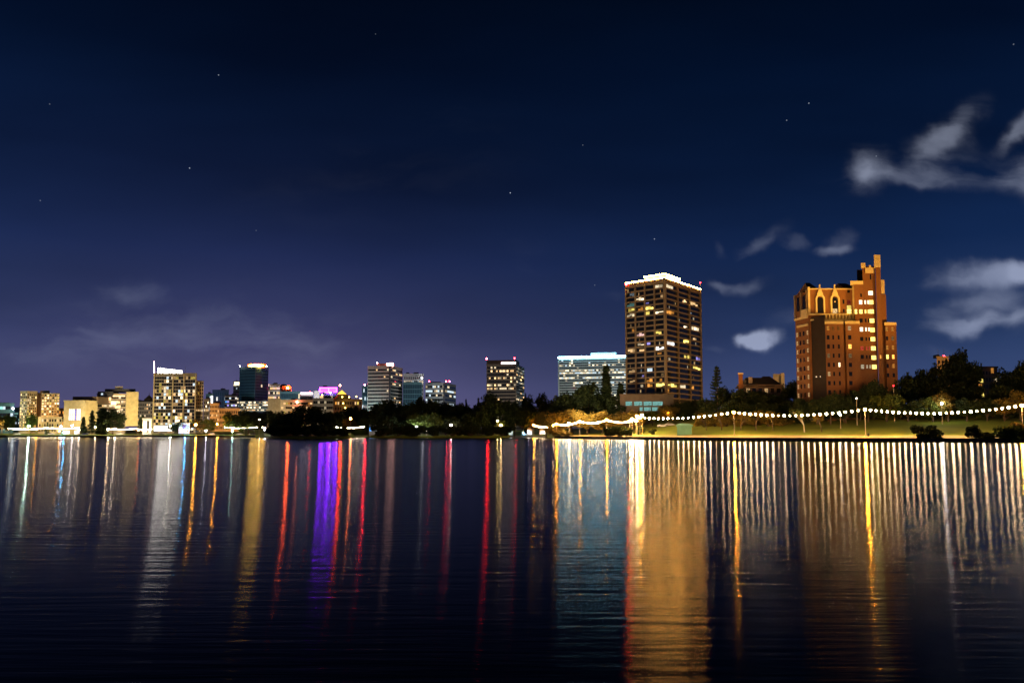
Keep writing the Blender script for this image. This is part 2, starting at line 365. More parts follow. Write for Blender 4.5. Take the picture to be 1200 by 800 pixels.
# ------------------------------------------------------------------ building helpers
WCACHE = {}
class Bld:
    def __init__(s, name, label, cat, loc, group=None):
        s.e = empty(name, loc, label, cat, group); s.wins = []
    def part(s, name, mb, m, parent=None): return mb.build(name, m, parent or s.e)
    def win(s, fr, s0, s1, z0, z1, m, proud=.06):
        s.wins.append((fr, s0, s1, z0, z1, m, proud))
    def done(s, cap=100):
        W = s.wins; islit = lambda w: not w[5].name.endswith('glass')
        order = sorted(range(len(W)), key=lambda i: (not islit(W[i]), i))
        if len(order) > cap:
            keep, rest = order[:cap], order[cap:]
        else: keep, rest = order, []
        base = Vector(s.e.location)
        for i in keep:
            fr, s0, s1, z0, z1, m, pr = W[i]; O, r, n = fr
            w, h = round(s1 - s0, 2), round(z1 - z0, 2); key = (w, h, m.name, pr)
            if key not in WCACHE:
                q = MB(); q.box(0, w, -pr, .02, 0, h); WCACHE[key] = q.mesh('window', m)
            o = bpy.data.objects.new('window', WCACHE[key]); C.objects.link(o); o.parent = s.e
            p = O + r * s0; o.location = Vector((p.x, p.y, z0)) - base
            o.rotation_euler = (0, 0, math.atan2(r.y, r.x))
        if rest:
            g = {}
            for i in rest: g.setdefault(W[i][5].name, []).append(W[i])
            me = MB(); mi = []; names = list(g)
            for k, nm in enumerate(names):
                for fr, s0, s1, z0, z1, m, pr in g[nm]:
                    me.fbox(fr, s0, s1, z0, z1, -.02, pr); mi += [k] * 6
            o = me.build('windows', MATS[names[0]], s.e)
            for nm in names[1:]: o.data.materials.append(MATS[nm])
            for p, k in zip(o.data.polygons, mi): p.material_index = k
            o['kind'] = 'stuff'
        return s.e
def frame(p0, p1):
    p0, p1 = Vector((p0[0], p0[1], 0)), Vector((p1[0], p1[1], 0)); r = (p1 - p0).normalized()
    return (p0, r, Vector((r.y, -r.x, 0))), (p1 - p0).length
def pick(pal, rng): return lit(rng.choice(pal))
def facade(B, fr, w, z0, z1, nf, nb, style, p, pal, rng, hot=(), ledge=None, margin=.0, glass=None, rowp=None):
    fh = (z1 - z0) / nf; bw = (w - 2 * margin) / nb; glass = glass or GLASS
    wf, hf, zo = {'bands': (.94, .46, .34), 'grid': (.56, .52, .28), 'curtain': (.90, .84, .08), 'slits': (.42, .74, .13)}[style]
    for r_ in range(nf):
        rp = p
        if rowp: rp = rng.choice(rowp)
        if r_ in hot: rp = .85
        for b_ in range(nb):
            s0 = margin + (b_ + (1 - wf) / 2) * bw; a = z0 + (r_ + zo) * fh
            m = pick(pal, rng) if rng.random() < rp else glass
            B.win(fr, s0, s0 + bw * wf, a, a + fh * hf, m)
    if ledge:
        q = MB()
        for r_ in range(nf + 1): q.fbox(fr, 0, w, z0 + r_ * fh - .25, z0 + r_ * fh + .25, -.02, .45)
        B.part('floor_ledges', q, ledge)
def corners(x0, xc, x1, Yc, ang, wmul=1):
    a = R(ang); Cc = Vector((PX(xc, Yc), Yc, 0)); k = CP / F; u0, u1 = (x0 - 600) * k, (x1 - 600) * k
    wl = (Cc.x - u0 * Yc) / (math.cos(a) + u0 * math.sin(a)); L = Cc + Vector((-math.cos(a), math.sin(a), 0)) * wl
    wr = (u1 * Yc - Cc.x) / (math.sin(a) - u1 * math.cos(a)); Rr = Cc + Vector((math.sin(a), math.cos(a), 0)) * wr
    return L, Cc, Rr, wl, wr
def flood(B, pos, tgt, power, col, size=100, blend=.6, rad=1.0, name='unseen_facade_spot'):  # added spot without a fixture, stands in for light falling on a facade
    l = bpy.data.lights.new(name, 'SPOT'); l.energy = power; l.color = col; l.spot_size = R(size); l.spot_blend = blend; l.shadow_soft_size = rad
    o = bpy.data.objects.new(name, l); C.objects.link(o); o.parent = B.e; o.location = Vector(pos) - Vector(B.e.location)
    d = Vector(tgt) - Vector(pos); o.rotation_euler = d.to_track_quat('-Z', 'Y').to_euler()
WARMF = (1, .74, .42); SODF = (1, .42, .08); NEUT = (1, .86, .66)
def floodfront(B, x0, x1, ytop, Y, k=1.0, col=WARMF, back=None, tz=.55):
    """an added spot without fixture before a facade, in place of street light"""
    p = PX((x0 + x1) / 2, Y); h = ZZ(ytop, Y) - G((x0 + x1) / 2, Y); w = PX(x1, Y) - PX(x0, Y)
    d = back or max(h, w) * 1.15 + 8
    g = G((x0 + x1) / 2, Y)
    flood(B, (p + w * .1, Y - d, g + 5), (p, Y, g + h * tz), k * d * d * 24.0, col, 110)

def tower2(name, label, cat, x0, xc, x1, ytop, Y, ang, nf, nl, nr, style, wall, p, pal, seed=1, hot=(), ledge=None, fl=1.0, flc=WARMF, group=None, ybot=None, glass=None, rowp=None, cap=100, topgap=.03):
    rng = random.Random(seed); L, Cc, Rr, wl, wr = corners(x0, xc, x1, Y, ang)
    g = G(xc, Y) if ybot is None else ZZ(ybot, Y); zt = ZZ(ytop, Y)
    mid = (L + Rr) / 2; B = Bld(name, label, cat, (mid.x, mid.y, g), group)
    D = L + Rr - Cc; m = MB(); m.quadbox([(*(q.xy), z) for z in (g - 2, zt) for q in (Cc, Rr, D, L)]); B.part('wall', m, wall)
    fl_, _ = frame(L, Cc); fr, _ = frame(Cc, Rr)
    ztw = zt - (zt - g) * topgap
    if nl: facade(B, fl_, wl, g + 1, ztw, nf, nl, style, p, pal, rng, hot, ledge, wl * .02, glass, rowp)
    if nr: facade(B, fr, wr, g + 1, ztw, nf, nr, style, p, pal, rng, hot, ledge, wr * .02, glass, rowp)
    pr = MB()
    for f_, w_ in ((fl_, wl), (fr, wr)): pr.fbox(f_, -.3, w_ + .3, zt - .1, zt + .9, -.6, .3)
    B.part('parapet', pr, wall)
    if fl: floodfront(B, x0, x1, ytop, Y, fl, flc)
    B.L, B.Cc, B.R, B.D, B.wl, B.wr, B.g, B.zt, B.fl, B.fr, B.Y = L, Cc, Rr, D, wl, wr, g, zt, fl_, fr, Y
    B.cap = cap
    return B
def front(name, label, cat, x0, x1, ytop, Y, nf, nb, style, wall, p, pal, seed=1, depth=None, hot=(), ledge=None, fl=1.0, flc=WARMF, ang=0.0, ybot=None, glass=None, rowp=None, group=None, topgap=.04):
    rng = random.Random(seed); p0 = Vector((PX(x0, Y), Y, 0)); k = CP / F; u1 = (x1 - 600) * k; a = R(ang)
    w = (u1 * Y - p0.x) / (math.cos(a) - u1 * math.sin(a)); p1 = p0 + Vector((math.cos(a), math.sin(a), 0)) * w
    g = G(x0, Y) if ybot is None else ZZ(ybot, Y); zt = ZZ(ytop, Y); dp = depth or max(10, w * .8)
    ue = (min(max(600, x0), x1) - 600) * k; nn = Vector((ue * dp, dp, 0)); B = Bld(name, label, cat, (*((p0 + p1 + nn) / 2).xy, g), group)
    m = MB(); m.quadbox([(*(q.xy), z) for z in (g - 2, zt) for q in (p0, p1, p1 + nn, p0 + nn)]); B.part('wall', m, wall)
    fr, _ = frame(p0, p1)
    if nf: facade(B, fr, w, g + 1, zt - (zt - g) * topgap, nf, nb, style, p, pal, rng, hot, ledge, w * .02, glass, rowp)
    pr = MB(); pr.fbox(fr, -.3, w + .3, zt - .05, zt + .7, -.5, .3); B.part('parapet', pr, wall)
    if fl: floodfront(B, x0, x1, ytop, Y, fl, flc)
    if nf >= 5 and Y > 500:
        for i_ in range(rng.choice((1, 2))):
            a_ = rng.uniform(.1, .65) * w; q = MB(); q.fbox(fr, a_, a_ + w * rng.uniform(.12, .3), zt, zt + rng.uniform(1.6, 3.4), -9, -4); B.part('roof_plant', q, DARKC)
        a_ = rng.uniform(.2, .8) * w; o_ = fr[0] + fr[1] * a_; q = MB(); q.tube((o_.x, o_.y + 5, zt), (o_.x, o_.y + 5, zt + rng.uniform(4, 8)), .18, .08, 5); B.part('antenna', q, METAL)
    B.g, B.zt, B.fr, B.w, B.Y, B.p0, B.p1 = g, zt, fr, w, Y, p0, p1
    return B
def pbox(B, name, x0, x1, ytop, ybot, Y, m, depth=6, parent=None):
    q = MB(); a, b, c_, d = PX(x0, Y), PX(x1, Y), ZZ(ybot, Y), ZZ(ytop, Y); k = (min(max(600, x0), x1) - 600) / F * depth
    q.quadbox([(x, y, z) for z in (c_, d) for x, y in ((a, Y), (b, Y), (b + k, Y + depth), (a + k, Y + depth))]); return B.part(name, q, m, parent)
def beacon(B, px, py, Y, r=1.0, st=420, col=RED, mast=3.0):
    c = P(px, py, Y); q = MB(); q.tube((c.x, c.y, c.z - mast), (c.x, c.y, c.z - r), .25, .2); a = B.part('beacon_mast', q, METAL)
    q = MB(); q.ball(c, r, 8, 6); B.part('beacon_lamp', q, lampm(col, st), a)

BS = {}
# ---- far left
B = front('low_office_building', 'low teal lit building with dark flat roof at the far left end of the skyline', 'building', -30, 15, 473, 640, 4, 14, 'bands', TEALW, .5, ['teal.b', 'cool.b', 'cool.c'], 3, fl=.5, flc=(.6, 1, .9))
pbox(B, 'roof_box', -20, 10, 471.5, 474, 642, ROOF); beacon(B, 15, 478.5, 638, .7, 60, (.8, .95, 1), 2); B.done()
B = front('narrow_building', 'narrow pale teal building left of the cream apartment block', 'building', 15.5, 22, 478, 700, 7, 4, 'grid', TEALW, .35, ['cool.b', 'teal.c'], 4, fl=1.2, flc=(.7, 1, .95)); B.done()
B = tower2('apartment_block', 'cream apartment block with dark recess and bright windows, leftmost tall block', 'building', 21.8, 30, 41.5, 459, 640, 30, 14, 4, 5, 'grid', CREAM, .42, ['warm.b', 'warm.a', 'white.b', 'yellow.b'], 5, fl=1.0)
q = MB(); Y = 650
pbox(B, 'wall', 41, 47, 460, 500, 655, BROWN, 12); pbox(B, 'roof_box', 45, 56, 457.5, 461, 652, BROWN, 8)
pbox(B, 'wall', 47, 68, 460.5, 512, 646, CREAM, 18)
f2, ww = frame((PX(47, 646), 646), (PX(68, 646), 646)); facade(B, f2, ww, G(55, 646) + 1, ZZ(461.5, 646), 14, 7, 'grid', .6, ['warm.b', 'warm.a', 'white.a', 'yellow.b', 'orange.c'], random.Random(9), ledge=CREAM)
floodfront(B, 47, 68, 460, 646, .8); B.done()
B = front('low_building', 'low cream building with square windows in front of the leftmost apartment block', 'building', 44, 72, 489, 610, 3, 9, 'grid', CREAM, .45, ['warm.b', 'white.b', 'yellow.c'], 6, fl=1.2); B.done()
B = front('small_shop', 'small orange lit building beside the windowless hall', 'building', 68, 74, 479, 660, 4, 3, 'grid', PINK, .5, ['red.c', 'purewhite.b', 'orange.b'], 6, fl=.8, flc=SODF); B.done()
# hall with tall lit window
B = tower2('windowless_hall', 'windowless cream hall with one tall striped lit window and dark roof', 'building', 73.5, 98.5, 113, 470, 600, 12, 1, 0, 0, 'grid', CREAM, 0, [], 7, fl=1.1, flc=(1, .80, .40))
q = MB(); q.box(PX(83.5, 612), PX(113, 612), 612, 640, B.zt - 1, ZZ(464.5, 612)); B.part('roof_block', q, BROWN)
s0 = B.wl * .26; s1 = B.wl * .78; zb, zt_ = ZZ(492, 600), ZZ(479, 600); st = (s1 - s0) / 11
for i in range(6): B.win(B.fl, s0 + 2 * i * st, s0 + (2 * i + 1.1) * st, zb, zt_, lit('purewhite.a' if i != 3 else 'violet.b'), .12)
for i in range(9): B.win(B.fl, B.wl * (.12 + .09 * i), B.wl * (.12 + .09 * i) + .9, B.g + 4, B.g + 5.2, GLASS)
for i in range(2): B.win(B.fl, B.wl * (.05 + .5 * i), B.wl * (.3 + .5 * i), B.g + .3, B.g + 3, lit('purewhite.a'), .2)
q = MB(); q.fbox(B.fl, s0 - 1, s1 + 1, zt_ + .4, zt_ + 1.3, -.02, .5); q.fbox(B.fl, s0 - 1, s1 + 1, zb - 1.2, zb - .3, -.02, .5); B.part('window_surround', q, CREAM); B.done()
# apartments with cream end wall
B = front('balcony_apartments', 'apartment house with a plain cream end wall and bright balcony floors', 'building', 112, 146.5, 462, 630, 9, 12, 'bands', CONC, .35, ['warm.b', 'white.b', 'warm.c'], 11, hot=(7,), ledge=BROWN, fl=.55)
pbox(B, 'end_wall', 146.5, 160.8, 459, 499, 628, mat('cream_end_wall', (.62, .50, .26)), 16)
pbox(B, 'penthouse', 121, 157, 455.5, 459.2, 634, DARKC, 10); pbox(B, 'penthouse', 112.5, 131, 458.5, 465, 629.4, DARKC, 8); pbox(B, 'lift_house', 133, 142, 452.5, 456, 636, CONC, 6)
fb, wbb = frame((PX(112, 629.2), 629.2), (PX(147, 629.2), 629.2))
for (a, b, y0, y1, k_) in ((117, 119, 460.5, 462.5, 'cool.b'), (114, 117, 466, 468.5, 'warm.a'), (118.5, 122.5, 466, 468.5, 'yellow.b'), (124.5, 128.5, 465.5, 468.8, 'warm.a'), (118, 129, 470, 471.5, 'warm.b'),
                           (131, 145, 463, 464.6, 'warm.a'), (129, 135, 470, 474, 'white.a'), (136, 139, 470, 472, 'warm.a'), (128, 134, 474.5, 476, 'white.b'), (134, 140, 475, 478, 'warm.a'), (124, 127.5, 480.5, 483, 'white.a'), (135, 139.5, 480.5, 483, 'white.a')):
    B.win(fb, PX(a, 629.2) - PX(112, 629.2), PX(b, 629.2) - PX(112, 629.2), ZZ(y1, 629), ZZ(y0, 629), lit(k_), .5)
floodfront(B, 146, 161, 459, 628, 1.4, (1, .80, .36)); B.done()
B = front('distant_block', 'grey block with a small dark cupola behind the park', 'building', 160, 178, 471, 900, 7, 7, 'grid', GREY, .35, ['warm.b', 'white.b', 'warm.c'], 12, fl=.8)
q = MB(); c = P(173.5, 470, 905); q.box(c.x - 4, c.x + 4, 903, 911, c.z - 1, c.z + 3); q.pyramid(c.x - 3.5, c.x + 3.5, 903.5, 910.5, c.z + 3.01, c.z + 8); q.tube((c.x, 907, c.z + 7), (c.x, 907, c.z + 11), .4, .15); B.part('cupola', q, ROOF)
pbox(B, 'roof_box', 160.5, 164.5, 468.5, 471.5, 905, DARKC); B.done()
B = front('low_pavilion', 'low white lit pavilion beside the tower with the mast', 'building', 166.5, 177, 491, 590, 1, 4, 'curtain', WHITE, .8, ['white.a', 'warm.b'], 13, fl=1.0); B.done()
# tower with mast and bright sign
B = front('residential_tower', 'tall residential tower with white roof sign, thin mast and many lit windows', 'building', 178, 228, 438, 620, 17, 17, 'curtain', mat('olive_grey_panel', (.24, .21, .14)), .3, ['warm.b', 'white.b', 'yellow.b', 'warm.c', 'white.a', 'cool.b', 'warm.c', 'yellow.c'], 21, hot=(1,), ledge=CONC, fl=.75, rowp=[.2, .35, .5, .65, .4])
q = MB()
for x in (178.4, 200.5, 213.5, 227.6): q.box(PX(x, 619) - .35, PX(x, 619) + .35, 619.1, 620.2, B.g, B.zt)
B.part('columns', q, CREAM)
pbox(B, 'side_wing', 228, 237, 446, 512, 626, CREAM, 19)
f2, ww = frame((PX(228, 626), 626), (PX(237, 626), 626)); facade(B, f2, ww, B.g + 1, ZZ(447, 626), 15, 4, 'grid', .35, ['warm.b', 'yellow.c', 'white.b'], random.Random(2))
pbox(B, 'roof_box', 216, 228, 437, 440, 628, DARKC, 10)
a, b = PX(182.3, 624), PX(211, 624); q = MB(); q.quadbox([(a, 624, ZZ(437.6, 624)), (b, 624, ZZ(437.6, 624)), (b, 624.6, ZZ(437.6, 624)), (a, 624.6, ZZ(437.6, 624)), (a, 624, ZZ(431, 624)), (b, 624, ZZ(434.4, 624)), (b, 624.6, ZZ(434.4, 624)), (a, 624.6, ZZ(431, 624))])
B.part('roof_sign', q, lampm((1, .93, .86), 30)); q = MB(); c = P(180.6, 438, 622); q.tube(c, P(180.4, 423, 622), .5, .3); B.part('lit_mast', q, lampm((1, .62, .66), 6))
pbox(B, 'lobby_glazing', 180, 202, 499, 505, 618.5, lit('purewhite.a'), .6); pbox(B, 'lobby_canopy', 178.5, 204, 497.6, 498.8, 615, WHITE, 6); B.done()
# small ones in the middle left
B = front('dark_office', 'small dark teal office just right of the tower with the mast', 'building', 240, 247.5, 462, 900, 9, 5, 'curtain', TEALW, .15, ['cool.c', 'cool.b'], 31, fl=.3, glass=GLASSB)
pbox(B, 'lit_strip', 246, 248.3, 463.5, 475, 898, lit('purewhite.a'), 1); B.done()
B = front('navy_office', 'navy blue windowless office with thin vertical light strips', 'building', 247.5, 267, 457, 960, 8, 7, 'slits', NAVY, .03, ['cool.c'], 32, fl=.35, flc=(.5, .6, 1), glass=GLASSB)
pbox(B, 'lit_strip', 252.3, 254, 465, 474, 958, lit('purewhite.b'), 1); B.done()
B = front('lit_deck_building', 'low building with white and blue lit horizontal decks', 'building', 262.5, 277, 463, 860, 9, 6, 'bands', NAVY, .6, ['cool.b', 'blue.b', 'purewhite.b', 'violet.b'], 33, ledge=WHITE, fl=.3); B.done()
B = front('slim_office', 'slim office with a white lit top floor left of the blue glass tower', 'building', 272, 280, 447, 1050, 13, 5, 'bands', DARKC, .2, ['cool.c', 'white.b'], 34, hot=(12, 5, 7), fl=.3)
pbox(B, 'lit_crown', 273, 279.5, 447.3, 451, 1048, lit('white.a'), 1.5); B.done()
B = front('ornate_building', 'cream ornate low building lit from below behind green trees', 'building', 245, 256, 473, 740, 6, 6, 'grid', PINK, .25, ['warm.c', 'warm.b'], 35, fl=1.5, flc=(1, .62, .22)); q = MB(); q.pyramid(PX(248, 745), PX(256, 745), 742, 752, B.zt, B.zt + 3); B.part('roof', q, ROOF); B.done()
B = front('long_cream_building', 'long cream building glowing orange behind the green lit trees', 'building', 256, 280, 479, 735, 4, 11, 'grid', PINK, .12, ['warm.b', 'orange.c'], 36, fl=1.9, flc=(1, .58, .2)); B.done()
B = front('small_white_building', 'small building with bright stacked windows beside the tower wing', 'building', 237.5, 244, 468, 700, 8, 3, 'grid', CONC, .7, ['white.b', 'warm.b', 'white.a'], 37, fl=.6); B.done()
# blue glass tower with oval sign
B = tower2('glass_tower', 'dark blue glass tower with a glowing oval yellow roof sign', 'building', 279, 297.5, 313, 430, 980, 25, 20, 12, 9, 'curtain', mat('teal_frame', (.09, .13, .15)), .015, ['cool.c', 'white.b'], 41, fl=.55, flc=(.5, .85, 1), glass=GLASSB, ledge=TEALW)
c = P(300, 428.3, 985); q = MB(); q.ball((0, 0, 0), 1, 16, 8); q.v = [(c.x + v[0] * 10.5, c.y + v[1] * 2, c.z + v[2] * 1.9) for v in q.v]; sg = B.part('oval_sign', q, lampm((1, .58, .06), 60))
q = MB(); q.box(c.x - 12.5, c.x + 12.5, c.y + 2.5, c.y + 4, B.zt, c.z + 2.8); B.part('sign_backing', q, mat('red_panel', (.4, .06, .02)))
for x in (281, 312): beacon(B, x, 429, 985, .7, 40, (1, .95, .9), 2)
pbox(B, 'podium', 280, 313, 470, 482, 965, CONC, 12)
f2, ww = frame((PX(280, 964.9), 964.9), (PX(313, 964.9), 964.9)); facade(B, f2, ww, ZZ(482, 965), ZZ(470, 965), 4, 16, 'bands', .65, ['white.b', 'warm.b', 'white.a', 'warm.c'], random.Random(3)); B.done()
B = front('red_trim_building', 'building with red and white lit bands and a rounded end beside the blue glass tower', 'building', 313, 327, 450.5, 1100, 9, 7, 'bands', BROWN, .5, ['white.b', 'pink.b', 'warm.b'], 42, hot=(6, 8), fl=.5, flc=(1, .6, .5), ledge=WHITE)
beacon(B, 313.5, 450, 1098, .8, 60, (.9, .8, 1), 1); B.done()
B = front('brown_office', 'brown office with a large red light on its roof corner', 'building', 325, 340, 452, 1180, 6, 7, 'bands', BROWN, .06, ['white.b'], 43, fl=.5, flc=(1, .45, .3)); beacon(B, 337, 454.3, 1176, 1.7, 420, (1, .11, .02), 2); B.done()
B = front('teal_office', 'long low teal office behind the cream block', 'building', 327, 351, 459, 1100, 6, 12, 'curtain', TEALW, .05, ['cool.c', 'white.b'], 44, fl=.6, flc=(.4, 1, .95), glass=GLASSB); B.done()
B = front('cream_block', 'plain cream block standing above dark trees right of the glass tower', 'building', 313, 328, 467.5, 800, 0, 0, 'grid', CONC, 0, [], 45, fl=1.1, flc=(1, .8, .42)); q = MB(); [q.box(PX(x, 799), PX(x, 799) + .9, 799.2, 800.2, B.g, B.zt) for x in (318, 321, 322.5, 324, 327)]; B.part('wall_ribs', q, CONC); B.done()
B = front('parking_structure', 'parking structure with warm lit horizontal decks', 'building', 328, 366, 469, 780, 6, 14, 'bands', CONC, .55, ['warm.b', 'orange.c', 'warm.c', 'yellow.c'], 46, fl=.35, flc=SODF); beacon(B, 348, 471.2, 778, .9, 120, (1, .25, .15), 1); B.done()
B = front('lit_roof_building', 'building with a brilliant white roof line and red lamps left of the violet lit building', 'building', 350, 366, 460.5, 1150, 4, 9, 'bands', GREY, .15, ['white.b'], 47, fl=.5)
pbox(B, 'lit_roof_edge', 351, 365.5, 459.8, 461.6, 1148, lampm((1, .82, .9), 7), 1.2); beacon(B, 350.7, 459.5, 1147, .8, 160); beacon(B, 363, 459.5, 1147, .8, 160); B.done()
B = front('white_box_building', 'small white box building touching the violet lit building', 'building', 367, 375, 458.5, 1100, 0, 0, 'grid', WHITE, 0, [], 48, fl=1.6, flc=(.9, .85, 1)); B.done()
B = front('violet_lit_building', 'building with a glowing violet outlined top floor', 'building', 373.5, 394, 454, 1050, 7, 8, 'bands', mat('violet_panel', (.12, .10, .25)), .25, ['warm.b', 'yellow.b', 'white.b'], 49, fl=.35)
q = MB(); f_, w_ = B.fr, B.w; za, zc_ = ZZ(459.3, 1050), ZZ(454, 1050)
for (a, b, c_, d) in ((0, w_, zc_ - 1.3, zc_), (0, 1.3, za, zc_ - 1.3), (w_ - 1.3, w_, za, zc_ - 1.3), (w_ * .5, w_ * .56, za - 1, zc_ - 1.3), (w_ * .4, w_ * .62, za - 1, za + .4), (0, w_ * .2, za, za + 1), (w_ * .8, w_, za, za + 1)): q.fbox(f_, a, b, c_, d, .1, .6)
B.part('violet_light_outline', q, lampm((.20, .005, 1), 150)); q = MB(); q.fbox(f_, 1.4, w_ - 1.4, za + .5, zc_ - 1.4, .05, .2); B.part('violet_glazing', q, lampm((.25, .04, 1), 6)); beacon(B, 387, 460, 1047, .7, 130, (1, .75, .95), 1); B.done()
B = front('domed_building', 'building with a gold lit pyramid roof and red star lamp on its mast', 'building', 388, 424, 468, 900, 5, 12, 'grid', BROWN, .22, ['yellow.b', 'orange.b', 'warm.b'], 50, fl=.35, flc=SODF)
q = MB(); q.pyramid(PX(388, 905), PX(410, 905), 903, 923, B.zt, ZZ(460.5, 905), .35); B.part('roof', q, ROOF)
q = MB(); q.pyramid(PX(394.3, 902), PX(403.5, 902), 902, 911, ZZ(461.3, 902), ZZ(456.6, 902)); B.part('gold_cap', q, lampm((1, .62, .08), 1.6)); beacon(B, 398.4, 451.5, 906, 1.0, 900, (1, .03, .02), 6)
for x, y in ((401, 465), (409, 465.2), (417.5, 464.5), (404.5, 477.7), (377.5, 462.7), (402, 472.3)): beacon(B, x, y, 897, .75, 22, (1, .7, .12), 1.5)
B.done()
B = front('flank_building', 'dark building with white lit end panel left of the banded tower', 'building', 366, 390, 467, 860, 5, 9, 'bands', GREY, .4, ['white.b', 'white.c', 'cool.c'], 51, fl=.6); B.done()
B = front('slender_teal_building', 'slender teal building with a red lamp against the banded tower', 'building', 423.5, 431, 453, 1045, 10, 5, 'curtain', TEALW, .2, ['cool.b', 'cool.c'], 52, fl=.7, flc=(.4, .9, 1), glass=GLASSB)
pbox(B, 'lit_end_panel', 420.7, 423.6, 466, 473, 1043, lit('purewhite.a'), 2); beacon(B, 427.5, 450.8, 1052, 1.1, 700, (1, .02, .03)); B.done()
# banded tower
B = tower2('banded_office_tower', 'tan office tower with even horizontal bands and a small red white roof sign', 'building', 430, 457, 471, 429, 1000, 14, 17, 14, 7, 'bands', mat('warm_tan_concrete', (.44, .36, .30)), .06, ['warm.b', 'white.b'], 61, hot=(), fl=.5, flc=(1, .80, .62), rowp=[.02, .02, .05, .5, .02, .12, .02])
pbox(B, 'penthouse', 441, 461, 425.8, 429.2, 1006, mat('red_brown_panel', (.22, .10, .08)), 14)
pbox(B, 'roof_sign', 452.5, 460, 425.2, 429, 1004, lampm((1, .5, .42), 16), 1); beacon(B, 442, 425.2, 1005, .8, 60, (1, .35, .3), 1)
q = MB(); q.fbox(B.fl, B.wl - 2.2, B.wl + .1, B.g, B.zt, .1, .5); B.part('corner_column', q, DARKC); B.done()
B = front('grey_office_tower', 'pale grey office with bright upper right corner behind the dark teal block', 'building', 472, 496, 438, 1150, 13, 9, 'grid', GREY, .12, ['cool.b', 'white.b'], 62, hot=(11,), fl=.8, flc=(.85, .95, 1), ang=8)
beacon(B, 494.5, 442.5, 1148, 1.0, 40, (.9, .95, 1), 1); B.done()
B = front('dark_teal_block', 'dark teal glass block directly right of the banded tower', 'building', 471.5, 494, 448, 1020, 9, 8, 'curtain', TEALW, .01, ['cool.c'], 63, fl=.35, flc=(.4, .8, 1), glass=GLASSB); B.done()
B = tower2('beacon_office_block', 'pale grey office block with three red roof lamps', 'building', 498, 521, 534, 449, 1050, 14, 10, 11, 5, 'bands', GREY, .15, ['white.b', 'cool.b', 'white.c'], 64, hot=(8,), fl=.7, flc=(.85, .95, 1), rowp=[.05, .1, .3])
for x in (503, 522.7, 526.8): beacon(B, x, 446.8, 1070, .9, 150 if x > 520 else 80, (1, .03, .06), 2)
pbox(B, 'roof_box', 502, 516, 447.2, 449.3, 1060, DARKC, 10); q = MB(); q.fbox(B.fl, B.wl - 2.5, B.wl, B.g, B.zt, .1, .5); B.part('corner_column', q, DARKC); B.done()
# tower with red corners
B = tower2('stepped_office_tower', 'brown banded office tower with red lamps on both roof corners and a long pink sign', 'building', 570, 605, 614.5, 427, 760, 10, 18, 16, 6, 'bands', mat('brown_grey_concrete', (.30, .25, .20)), .2, ['warm.b', 'white.b', 'warm.a', 'white.c'], 71, fl=.4, flc=NEUT, rowp=[.03, .1, .3, .55, .1, .7, .05], ledge=CONC, topgap=.02)
q = MB(); q.fbox(B.fl, 0, B.wl, B.zt - .2, ZZ(421.5, 760), -20, -.1); B.part('upper_storey', q, mat('dark_brown_panel', (.10, .065, .05)))
q = MB(); q.fbox(B.fl, B.wl * .50, B.wl * .98, ZZ(426.2, 760), ZZ(424.2, 760), .02, .5); B.part('roof_sign', q, lampm((1, .75, .85), 6))
for x in (570.3, 603): beacon(B, x, 419.6 if x > 600 else 420.2, 778, .8, 100 if x > 600 else 420, RED, 2)
B.done()
# wide office slab with aqua roof line
B = tower2('wide_office_slab', 'wide pale office slab with a brilliant aqua white lit roof line', 'building', 654.3, 736, 744, 418.2, 1000, 12, 26, 34, 3, 'bands', mat('pale_concrete', (.50, .53, .48)), .12, ['white.b', 'cool.b', 'white.c', 'white.a'], 81, fl=.55, flc=(.82, .95, 1), rowp=[.03, .05, .08, .1, .35], hot=(20, 21, 18), topgap=.02)
floodfront(B, 660, 700, 418, 1000, .35, (.8, .95, 1)); B_zt = B.zt
q = MB(); n = 30
for i in range(n): q.fbox(B.fl, B.wl * (i + .1) / n, B.wl * (i + .9) / n, B.zt + .2, B.zt + 2.2, .35, 1.0)
B.part('roof_light_line', q, lampm((.28, .74, 1), 58))
q = MB(); q.fbox(B.fl, B.wl * .47, B.wl * .84, B.zt + .9, B.zt + 7.4, -16, -5); pt = B.part('penthouse', q, mat('pale_panel', (.5, .55, .55)))
q = MB()
for i in range(10): q.fbox(B.fl, B.wl * (.475 + .036 * i), B.wl * (.475 + .036 * i + .027), B.zt + 3.6, B.zt + 5.4, -5, -4.7)
B.part('lit_panels', q, lampm((.45, .85, 1), 2.5), pt); B.done()

# ---- the big dark tower
L, Cc, Rr, wl, wr = corners(735.5, 781, 822.5, 440, 40)
zt = ZZ(326, 440); z0 = ZZ(466, 440); B = Bld('apartment_tower', 'tall dark apartment tower with warm white lights along its stepped roof edge', 'building', (*((L + Rr) / 2).xy, G(780, 440)))
D = L + Rr - Cc; m = MB(); m.quadbox([(*(q.xy), z) for z in (G(780, 440) - 2, zt) for q in (Cc, Rr, D, L)]); B.part('wall', m, mat('bronze_panel', (.05, .04, .03)))
FL_, _ = frame(L, Cc); FR_, _ = frame(Cc, Rr); NF = 22; fh = (zt - 2.6 - z0) / NF
SPAN = mat('bronze_tan_spandrel', (.34, .25, .15))
for f_, w_, nb in ((FL_, wl, 4), (FR_, wr, 3)):
    q = MB()
    for i in range(NF + 1): q.fbox(f_, 0, w_, z0 + i * fh - .42, z0 + i * fh + .42, -.02, .75)
    q.fbox(f_, 0, w_, zt - 2.3, zt, -.02, .8); B.part('balcony_slabs', q, SPAN)
    q = MB()
    for i in range(nb + 1): a = w_ * i / nb; q.fbox(f_, max(-.35, a - .35), min(w_ + .35, a + .35), z0 - 3, zt + .1, .05, 1.05)
    B.part('columns', q, SPAN)
